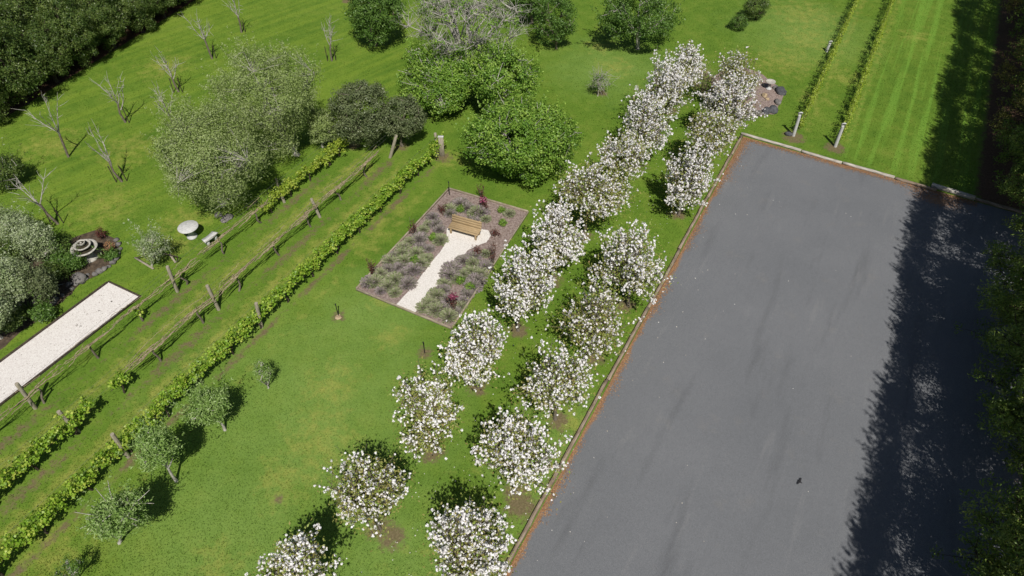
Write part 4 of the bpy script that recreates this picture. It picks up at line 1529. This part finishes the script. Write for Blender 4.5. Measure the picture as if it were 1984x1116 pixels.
for i, (b_, t_, lb, sp, li, sk, lf_) in enumerate(YT):
    young_tree(lb, b_, t_, 300 + i, sp, li, sk, leaf=lf_)


# ------------------------------------------------------------------ evergreen belt, top left
def belt_tree(seed, h=5.6, r=2.25):
    return leafy_tree('evergreen_tree', 'dense dark evergreen in the thick belt filling the top left corner', 'tree', (0, 0, 0), (0, 0, h * .49), r, h * .49, seed, leaf='dark_leaf', bark='dark_bark',
                      n=560, per=36, cr=.30, ln=.14, wd=.055, tr=.16, fork=.6, twigs=60, lump=.42, lsharp=12, k=34, shell=.8, low=-.97, group='dark evergreens of the belt', flat=.9)


protos = [belt_tree(400 + i) for i in range(5)]
used = 0
LB = np.linalg.norm(HB - HA)
for row in range(7):
    k_ = int(LB / 2.7) + 2
    for i in range(k_):
        p_ = HA + HD * (i * 2.7 + (row % 2) * 1.3 + rng.normal() * .3 - 1) + HN * (-1.0 + row * 2.4 + rng.normal() * .3)
        q = proj(p_ + [0, 0, 3])
        if q[0] < -170 or q[1] < -170:
            continue
        sc = rng.uniform(.85, 1.15) * (.95 if row == 0 else 1.12)
        if used < 5:
            o = protos[used]
            o.location = Vector(p_)
            o.scale = (sc, sc, sc * rng.uniform(.9, 1.15))
            o.rotation_euler = (0, 0, rng.uniform(0, 6.28))
        else:
            dup(protos[int(rng.integers(0, 5))], p_, rng.uniform(0, 6.28), (sc, sc, sc * rng.uniform(.9, 1.15)))
        used += 1


# ------------------------------------------------------------------ tall conifers along the right side of the car park
def tall_tree(seed, h=9.6, leaf='pine_leaf', half=2.1, front=2.1, zlow=6.2, core=.45, reach=3.3, nlow=16, low_n=14, lowleaf=None):
    """tall shelter belt tree: clipped dense top on bare limbs, loose low branches; local +y faces the car park"""
    rng = np.random.default_rng(seed)
    root = thing('tall_conifer', 'x', 'tree', (0, 0, 0), 0, 'tall trees along the right side of the car park')
    tm, bm_, lf = MB(), MB(), MB()
    zz = np.linspace(-.1, h * .95, 9)
    tx = np.cumsum(rng.normal(size=(9, 2)) * .08, axis=0)
    tm.tube(np.stack([tx[:, 0], tx[:, 1], zz], -1), np.linspace(.27, .05, 9), 8)
    P, D = [], []

    def limb(z0, e, r0):
        s0 = np.array([np.interp(z0, zz, tx[:, 0]), np.interp(z0, zz, tx[:, 1]), z0])
        c = curve(s0, np.asarray(e), rng, -.05, 7, .07)
        bm_.tube(c, np.linspace(r0, .014, 7), 5, cap=False)
        return c

    def along(c, k_, spread):
        for _ in range(k_):
            w_ = 1 - rng.uniform(0, 1) ** 1.4 * .6
            q = np.array([np.interp(w_, np.linspace(0, 1, 7), c[:, x]) for x in range(3)])
            e2 = q + rng.normal(size=3) * spread + np.array([0, 0, .1])
            bm_.tube(np.vstack([q, (q + e2) / 2 + rng.normal(size=3) * .04, e2]), [.014, .011, .005], 3, cap=False)
            P.append(e2)
            d = np.array([e2[0], e2[1], 0])
            D.append(d / (np.linalg.norm(d) + .1))
    # clipped top: dense along its front and upper faces, loose inside
    wx, wp = rng.uniform(0, 6, 3), rng.uniform(.8, 1.8, 3)
    for x in np.arange(-half, half, .24):
        hh = h + .18 * math.sin(x * wp[0] + wx[0])
        zb = hh - 1.35 + .5 * math.sin(x * wp[1] + wx[1])
        for z in np.arange(zlow + .8, hh, .24):
            if z < zb and rng.uniform() < .85:
                continue
            for yy in (.2, .6):
                P.append(np.array([x + rng.normal() * .1, front - yy + rng.normal() * .10, z + rng.normal() * .1]))
                D.append(np.array([0, 1., 0]))
        for y in np.arange(-1.9, front - .2, .28):
            if y < 1.15 and rng.uniform() < 1 - core * 1.1:
                continue
            P.append(np.array([x + rng.normal() * .12, y + rng.normal() * .12, hh - .1 + rng.normal() * .12]))
            D.append(np.array([0, .2, .9]))
    for i in range(26):
        e = np.array([rng.uniform(-half, half), rng.uniform(-2.0, front - .2), rng.uniform(zlow, h - .3)])
        c = limb(max(2.0, e[2] - rng.uniform(1.5, 3.5)), e, .06)
        along(c, int(18 * core), np.array([.4, .4, .35]))
    for i in range(nlow):
        z0 = rng.uniform(1.0, zlow - .5)
        a = rng.uniform(-.3, math.pi + .3)
        ln_ = reach * rng.uniform(.6, 1.05) * (1 - .35 * z0 / zlow)
        e = np.array([math.cos(a) * ln_ * .8, math.sin(a) * ln_, z0 + ln_ * rng.uniform(-.05, .35)])
        along(limb(z0, e, .05), low_n, np.array([.38, .38, .28]))
    P, D = np.array(P), np.array(D)
    clumps(lf, rng, P, D, 32, .30, .17, .05, .4, .4, .9, .6)
    # short pointed tips along the clipped edge
    for i in range(70):
        b0 = np.array([rng.uniform(-half, half), front - abs(rng.normal()) * .25, h + rng.normal() * .12])
        L_ = rng.uniform(.2, .5)
        dr = np.array([rng.normal() * .3, rng.uniform(0, .6), 1.0])
        u_ = rng.uniform(0, 1, 14)
        lf.leaves(b0 + dr[None] * (u_ * L_)[:, None] + rng.normal(size=(14, 3)) * .035, .15, .045, rng)
    tm.build('trunk', M['dark_bark'], root)
    bm_.build('branches', M['dark_bark'], root)
    lf.build('crown', M[leaf], root)
    return root


tp_ = [tall_tree(600 + i, h=9.5 + .25 * (i % 3), zlow=(6.4, 7.4, 5.8, 7.0)[i], core=(.28, .06, .22, .10)[i], reach=(4.6, 4.2, 4.5, 4.3)[i], nlow=(40, 26, 36, 24)[i], low_n=28) for i in range(4)]
tp_.append(tall_tree(610, leaf='brown_leaf', half=1.9, zlow=4.6, core=.22, reach=4.4, nlow=26, low_n=20))
tp_.append(tall_tree(611, half=1.9, zlow=4.6, core=.22, reach=4.4, nlow=26, low_n=20))
tl = [(-46, 17.3, 0), (-42.2, 17.4, 1), (-38.4, 17.3, 2), (-34.6, 17.4, 3), (-30.8, 17.4, 0), (-27, 17.3, 1), (-23.2, 17.3, 2), (-19.4, 17.3, 3), (-15.6, 17.0, 0), (-11.8, 17.1, 2), (-8.0, 17.1, 1), (-4.2, 17.0, 3), (-.5, 17.1, 0),
      (3.0, 17.1, 1), (6.6, 17.1, 4), (10.1, 17.1, 5), (13.6, 17.1, 4), (17.1, 17.1, 5), (20.6, 16.9, 5), (24.1, 17.1, 4), (27.6, 16.9, 5), (31.1, 17.1, 5), (34.6, 17.1, 4), (38.1, 17.1, 5)]
first = set()
TL = {-23.2: 'tall tree whose lit tufts show at the lower right edge', -15.6: 'tall dark green tree at the middle of the right edge', -8.0: 'tall tree at the right edge above the brightest asphalt gap',
      3.0: 'tall tree at the far right car park corner, long branch shadow on the lawn', 6.6: 'olive brown tree at the right edge beyond the car park corner', 10.1: 'dark tree at the right edge beside the shaded lawn',
      13.6: 'olive brown tree near the top right corner'}
for s, t, k_ in tl:
    lb = TL.get(s, 'dark conifer beside the right edge, mostly seen by its shadow on the asphalt' if s < 0 else 'dark tall conifer at the top right edge, brown needles beneath it')
    sc = rng.uniform(.95, 1.05)
    if k_ not in first:
        first.add(k_)
        o = tp_[k_]
        o.location = Vector(st(s, t))
        o.scale = (1, 1, sc)
        o.rotation_euler = (0, 0, _a)
        o["label"] = lb
    else:
        dup(tp_[k_], st(s, t), _a, (-1 if rng.uniform() < .5 else 1, 1, sc), lb)

# ------------------------------------------------------------------ lavender bed planting
Z2 = lambda x, y: (690 + .26 * x, 350 + .26 * y)
lav = [(95, 765), (185, 825), (290, 840), (185, 690), (290, 745), (385, 775), (250, 600), (320, 650), (340, 545), (430, 670), (400, 460), (480, 500), (530, 585), (500, 370), (590, 330), (570, 280),
       (625, 450), (770, 180), (890, 240), (965, 290), (870, 310), (870, 620), (800, 600), (960, 650), (700, 710), (800, 700), (900, 745), (660, 770), (600, 865), (680, 890), (830, 850), (500, 950), (590, 970), (690, 1015), (780, 940), (700, 250), (960, 550), (240, 660), (470, 440), (1140, 250), (140, 760), (240, 790), (340, 700), (280, 560), (360, 600), (480, 620), (450, 540), (350, 500), (540, 510), (620, 370), (540, 330), (720, 660), (850, 680), (650, 820), (560, 920), (640, 950), (740, 980), (800, 900), (870, 790), (930, 700), (830, 210), (930, 240), (700, 220), (880, 570), (750, 740)]


def mound(seed, mat, r=.44, h=.28, n=480):
    rng = np.random.default_rng(seed)
    b = MB()
    d = rng.normal(size=(n, 3))
    d /= np.linalg.norm(d, axis=1)[:, None]
    d[:, 2] = np.abs(d[:, 2])
    ln_ = rng.uniform(.75, 1.1, n)
    e = d * np.array([r, r, h]) * ln_[:, None] + [0, 0, .03]
    a = d * np.array([r, r, h]) * .35 + [0, 0, .02]
    side = np.cross(d, rng.normal(size=(n, 3)))
    side /= np.linalg.norm(side, axis=1)[:, None] + 1e-9
    wv = .024
    V = np.stack([a - side * wv * .5, a + side * wv * .5, e + side * wv, e - side * wv], 1).reshape(-1, 3)
    b.add(V, np.arange(4 * n).reshape(n, 4), rng.uniform(0, 1, n))
    return b.mesh('lavender', M[mat])


lm = [mound(700 + i, 'lavender' if i % 2 else 'lavender_purple') for i in range(6)]
for i, q in enumerate(lav):
    o = bpy.data.objects.new('lavender', lm[int(rng.integers(0, 6))])
    COL.objects.link(o)
    o.location = Vector(at(*Z2(*q)))
    sc = rng.uniform(.72, 1.25)
    o.scale = (sc * rng.uniform(.9, 1.2), sc, sc * rng.uniform(.8, 1.05))
    o.rotation_euler = (0, 0, rng.uniform(0, 6.28))
    tag(o, 'soft grey green lavender mound on the mulch of the square bed', 'lavender', 'lavender mounds in the square bed')
gb = [((575, 440), 'small bright green bush left of the bench on the path side'), ((440, 610), 'dark green bush among the lavender left of the gravel path'), ((780, 765), 'small bright green bush right of the gravel path'),
      ((780, 230), 'small green bush behind the bench near the far corner'), ((1085, 235), 'small green bush at the far edge of the bed'), ((1095, 335), 'small green bush on the bare mulch right of the bench'), ((850, 810), 'small green bush near the right board of the bed')]
for i, (q, lb) in enumerate(gb):
    p_ = at(*Z2(*q))
    leafy_tree('small_bush', lb, 'bush', p_, (0, 0, .22), .26, .24, 720 + i, leaf='green_leaf', n=46, per=16, cr=.1, ln=.07, wd=.03, tr=.015, fork=.05, twigs=10, limbs=4, group='small green bushes in the square bed', lump=.2)


def stem_shrub(label, px, h, seed, leaf='red_leaf', flower=False, w_=.28):
    rng = np.random.default_rng(seed)
    root = thing('stem_shrub', label, 'shrub', at(*px), 0, None)
    bm_, lf = MB(), MB()
    P = []
    for i in range(7):
        e = np.array([rng.normal() * w_ * .6, rng.normal() * w_ * .6, h * rng.uniform(.7, 1.05)])
        c = curve(np.array([rng.normal() * .04, rng.normal() * .04, -.02]), e, rng, .0, 6, .05)
        bm_.tube(c, np.linspace(.016, .006, 6), 4, cap=False)
        u = rng.uniform(.35, 1, 26)
        P.append(np.stack([np.interp(u, np.linspace(0, 1, 6), c[:, k_]) for k_ in range(3)], -1) + rng.normal(size=(26, 3)) * .06)
    bm_.build('stems', M['bark'], root)
    lf.leaves(np.vstack(P), .085, .042, rng, .4)
    lf.build('foliage', M[leaf], root)
    if flower:
        q = MB()
        off = rng.normal(size=(70, 3))
        off /= np.linalg.norm(off, axis=1)[:, None]
        q.leaves(np.array([0, 0, h * .92]) + off * np.array([.17, .17, .12]) * rng.uniform(.2, 1.4, 70)[:, None], .085, .08, rng, .1, off, square=True)
        q.build('flowers', M['pink'], root)
    return root


stem_shrub('dark red leaved shrub on the lawn beside the left board of the bed', Z2(432, 398), 1.1, 740)
stem_shrub('dark red leaved shrub at the left corner of the bed', Z2(122, 705), 1.1, 741)
stem_shrub('small dark red shrub inside the bed near its far left board', Z2(637, 250), .75, 742)
stem_shrub('pink flowered shrub behind the bench', Z2(952, 208), .7, 743, flower=True)
stem_shrub('tall reddish stemmed shrub behind the pink flowers at the far board', Z2(938, 150), 1.1, 744)
stem_shrub('pink flowered shrub with dark leaves near the bottom of the bed', Z2(735, 975), 1.2, 745, flower=True)
stem_shrub('tall reddish pink shrub at the right end of the gravel path', Z2(1022, 620), 1.6, 746, w_=.2)
stem_shrub('dark bare twiggy shrub between bench and right board', Z2(1040, 420), .5, 747)
stem_shrub('dark little shrub in the lavender right of the path', Z2(905, 540), .45, 748)

# bench in the bed
bc = (at(875, 447) + at(927, 462)) / 2
d = at(929, 463) - at(872, 447)
ba = math.atan2(d[1], d[0])
bench = thing('garden_bench', 'honey coloured wooden bench at the head of the white gravel path', 'bench', bc, ba)
W = 1.75
SH_ = [(-.16, .42), (-.02, .425), (.12, .43)]
b_ = MB()
for y in (-.20, -.06, .08, .22):
    b_.box((0, y, .43 - (.02 if y < -.1 else 0)), (W, .125, .045), bev=.008)
b_.build('seat', M['bench'], bench)
b_ = MB()
for z, y in ((.55, .275), (.69, .305), (.83, .335)):
    ca, sa = math.cos(.2), math.sin(.2)
    b_.box((0, y, z), (W, .04, .125), np.array([[1, 0, 0], [0, ca, sa], [0, -sa, ca]]), bev=.008)
b_.build('backrest', M['bench'], bench)
for sx in (-1, 1):
    for y, hgt in ((-.2, .40), (.25, .40)):
        b_ = MB()
        b_.box((sx * (W / 2 - .14), y, hgt / 2), (.09, .09, hgt), bev=.01)
        b_.build('leg', M['bench'], bench)
    b_ = MB()
    ca, sa = math.cos(.2), math.sin(.2)
    b_.box((sx * (W / 2 - .14), .345, .63), (.07, .05, .55), np.array([[1, 0, 0], [0, ca, sa], [0, -sa, ca]]), bev=.008)
    b_.build('back_support', M['bench'], bench)


# stakes and lawn lights
def stake(label, px, h, seed, stone=True):
    root = thing('garden_stake', label, 'stake', at(*px), 0, 'thin black stakes on the lawn')
    q = MB()
    q.tube(np.array([[0, 0, -.05], [0, 0, h * .6], [.01, 0, h]]), [.026, .024, .02], 7)
    q.build('shaft', M['black'], root)
    q = MB()
    q.lathe([(.02, h - .02), (.034, h), (.036, h + .05), (.02, h + .08), (.001, h + .082)], k=10)
    q.build('head', M['black'], root)
    return root


stake('thin black stake on a bare patch of lawn left of the bed', (656, 612), .8, 1)
stake('thin black stake on a bare patch above the broad open blossom tree', (823, 684), .75, 2)
stake('thin black stake just outside the far corner of the bed', (871, 378), .9, 3)
rock('stone', 'small brown stone at the foot of the stake left of the bed', at(656, 614), .2, 240, 'tanrock', flat=.25)

# rock bed by the car park corner
rb_ = [at(*q) for q in ((1370, 190), (1380, 150), (1420, 125), (1470, 140), (1505, 165), (1518, 185), (1500, 222), (1460, 226), (1420, 222), (1385, 210))]
poly_sheet('rock_bed_mulch', rb_, .014, M['mulch'], rng, .06, 4)
rk = [((1512, 180), .48, 'darkrock', 'largest dark grey boulder at the right tip of the rock bed'), ((1505, 200), .3, 'rock', 'grey boulder on the right rim of the rock bed, under the largest one'), ((1497, 215), .42, 'darkrock', 'dark boulder at the lower right rim of the rock bed'),
      ((1484, 218), .36, 'darkrock', 'dark boulder on the near rim of the rock bed'), ((1468, 222), .38, 'rock', 'broad grey stone on the near rim of the rock bed'), ((1450, 222), .3, 'rock', 'small grey stone at the left of the near rim'),
      ((1481, 187), .26, 'tanrock', 'tan stone in the middle of the rock bed'), ((1486, 193), .16, 'tanrock', 'little tan stone touching the larger tan one'), ((1502, 172), .26, 'rock', 'grey stone behind the largest boulder')]
for i, (q, r_, mt, lb) in enumerate(rk):
    rock('boulder', lb, at(*q), r_, 260 + i, mt, 'boulders of the rock bed', 'boulder')
rock('stone', 'small dark rock beside the foot of the left pale end post', at(1527, 262), .26, 280, 'darkrock')
bbh = thing('bird_bath', 'white round bird bath on the rock bed', 'bird bath', at(1489, 172))
b_ = MB()
b_.lathe([(.001, 0), (.2, 0), (.2, .05), (.09, .1), (.08, .42), (.14, .48), (.001, .48)], k=18)
b_.build('pedestal', M['concrete'], bbh, smooth=True)
b_ = MB()
b_.lathe([(.05, .46), (.22, .49), (.33, .55), (.33, .58), (.28, .57), (.2, .53), (.001, .52)], k=28)
b_.build('bowl', M['oldstone'], bbh, smooth=True)

# ------------------------------------------------------------------ bird on the asphalt
bd = thing('bird', 'small black bird with spread wings over the grey asphalt', 'bird', at(1549, 934))
b_ = MB()
x = np.linspace(-.13, .13, 9)
b_.tube(np.stack([x, np.zeros(9), .05 + .012 * np.sin((x + .13) * 10)], -1), [.012, .02, .03, .036, .036, .03, .026, .024, .006], 8)
b_.build('body', M['bird'], bd, smooth=True)
for sg in (-1, 1):
    b_ = MB()
    pl = np.array([[.06, .02, .065], [.075, .12, .085], [.03, .24, .075], [-.01, .15, .07], [-.04, .03, .06]])
    pl[:, 1] *= sg
    V = np.vstack([pl, pl - [0, 0, .008]])
    b_.add(V[[0, 1, 2, 3, 4]], [[0, 1, 2, 3, 4]])
    b_.add(V[[5, 6, 7, 8, 9]], [[4, 3, 2, 1, 0]])
    b_.build('wing', M['bird'], bd)
bd.rotation_euler = (0, 0, 2.4)
bd.scale = (.8, .8, .8)

# ------------------------------------------------------------------ litter, petals and grass
N_ = 11000
s = rng.uniform(-46, -.05, N_)
t = np.abs(rng.normal(size=N_)) * (.13 + .07 * np.sin(s * 1.1) + .05 * np.sin(s * 3.7) + .22 * sstep(-8, 0, s)) + .02
P1 = st(0, 0)[None] + LU[None] * s[:, None] + LN[None] * t[:, None]
t2 = rng.uniform(0, 13.5, 5000)
s2 = -np.abs(rng.normal(size=5000)) * (.18 + .3 * np.exp(-((t2 - 11.3) / 1.6) ** 2)) - .02
P2 = st(0, 0)[None] + LU[None] * s2[:, None] + LN[None] * t2[:, None]
P = np.vstack([P1, P2])
P[:, 2] = .022
b_ = MB()
b_.leaves(P, .085, .022, rng, 4.0)
struct(b_.build('needle_litter', M['needle']), 'stuff')
N_ = 800
s = rng.uniform(-40, -1, N_)
t = rng.normal(size=N_) * 1.6 - 2.6
t3 = np.concatenate([t, rng.uniform(0, 10, 40)])
s3 = np.concatenate([s, rng.uniform(-35, -1, 40)])
P = st(0, 0)[None] + LU[None] * s3[:, None] + LN[None] * t3[:, None]
P[:, 2] = .03
b_ = MB()
b_.leaves(P, .035, .03, rng, 3.0, square=True)
struct(b_.build('fallen_petals', M['petal']), 'stuff')


def in_poly(x, y, poly):
    c = np.zeros(len(x), bool)
    n = len(poly)
    for i in range(n):
        x0, y0 = poly[i][0], poly[i][1]
        x1, y1 = poly[(i + 1) % n][0], poly[(i + 1) % n][1]
        k = ((y0 > y) != (y1 > y)) & (x < (x1 - x0) * (y - y0) / (y1 - y0 + 1e-12) + x0)
        c ^= k
    return c


def lowfreq(x, y, seed, sc):
    r = np.random.default_rng(seed)
    v = np.zeros_like(x)
    for i in range(14):
        a = r.uniform(0, 6.28)
        f = sc * r.uniform(.5, 2.2)
        v += np.sin((x * math.cos(a) + y * math.sin(a)) * f + r.uniform(0, 6.28)) / 14 ** .5
    return v


NG = 620000
gy = 5 + 60 * rng.uniform(0, 1, NG) ** 1.35
gx = rng.uniform(-1, 1, NG) * (20 + .62 * gy)
gs, gt = to_st(gx, gy)
keep = ~((gs < .12) & (gt > -.22) & (gt < LOT_T + 8))
keep &= a_duff(gx, gy) < .35
keep &= rng.uniform(0, 1, NG) > a_dirt(gx, gy) * 1.35
for pl in (bed, bo, pb, rb_):
    keep &= ~in_poly(gx, gy, pl)
gx, gy = gx[keep], gy[keep]
n_ = len(gx)
gh = rng.uniform(.025, .046, n_)
la = rng.uniform(0, 6.28, n_)
lean = rng.uniform(.1, .9, n_)[:, None] * gh[:, None] * np.stack([np.cos(la), np.sin(la), np.zeros(n_)], -1)
wa = rng.uniform(0, 6.28, n_)
side = np.stack([np.cos(wa), np.sin(wa), np.zeros(n_)], -1) * rng.uniform(.012, .03, n_)[:, None]
b0 = np.stack([gx, gy, np.zeros(n_)], -1)
mid = b0 + lean * .5
mid[:, 2] = gh * .55
tipg = b0 + lean * 1.3
tipg[:, 2] = gh
V = np.stack([b0, mid + side, tipg, mid - side], 1).reshape(-1, 3)
tint = np.clip(.42 + .10 * lowfreq(gx, gy, 6, 4) + rng.normal(size=n_) * .34, 0, 1)
b_ = MB()
b_.add(V, np.arange(4 * n_).reshape(n_, 4), tint)
go = struct(b_.build('grass', M['blade']), 'stuff')
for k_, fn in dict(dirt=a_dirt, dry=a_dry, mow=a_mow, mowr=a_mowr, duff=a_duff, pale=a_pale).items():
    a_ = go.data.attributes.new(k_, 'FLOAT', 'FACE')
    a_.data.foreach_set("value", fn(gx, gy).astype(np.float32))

# weeds and debris on the white gravel strip
k_ = 300
u_, v_ = rng.uniform(0, 1, k_), rng.uniform(.02, .98, k_) ** 1.6
P = bo[1][None] + (bo[0] - bo[1])[None] * v_[:, None] + (bo[2] - bo[1])[None] * u_[:, None]
P[:, 2] = .035
b_ = MB()
b_.leaves(P, .06, .03, rng, 2.0, None, rng.uniform(.2, 1, k_))
for q in ((217, 585), (193, 603), (149, 632), (157, 633)):
    c_ = at(*q)
    b_.leaves(c_[None] + rng.normal(size=(9, 3)) * [.03, .03, 0] + [0, 0, .045], .05, .03, rng, 1.0, None, np.zeros(9))
struct(b_.build('gravel_debris', M['needle_dark']), 'stuff')
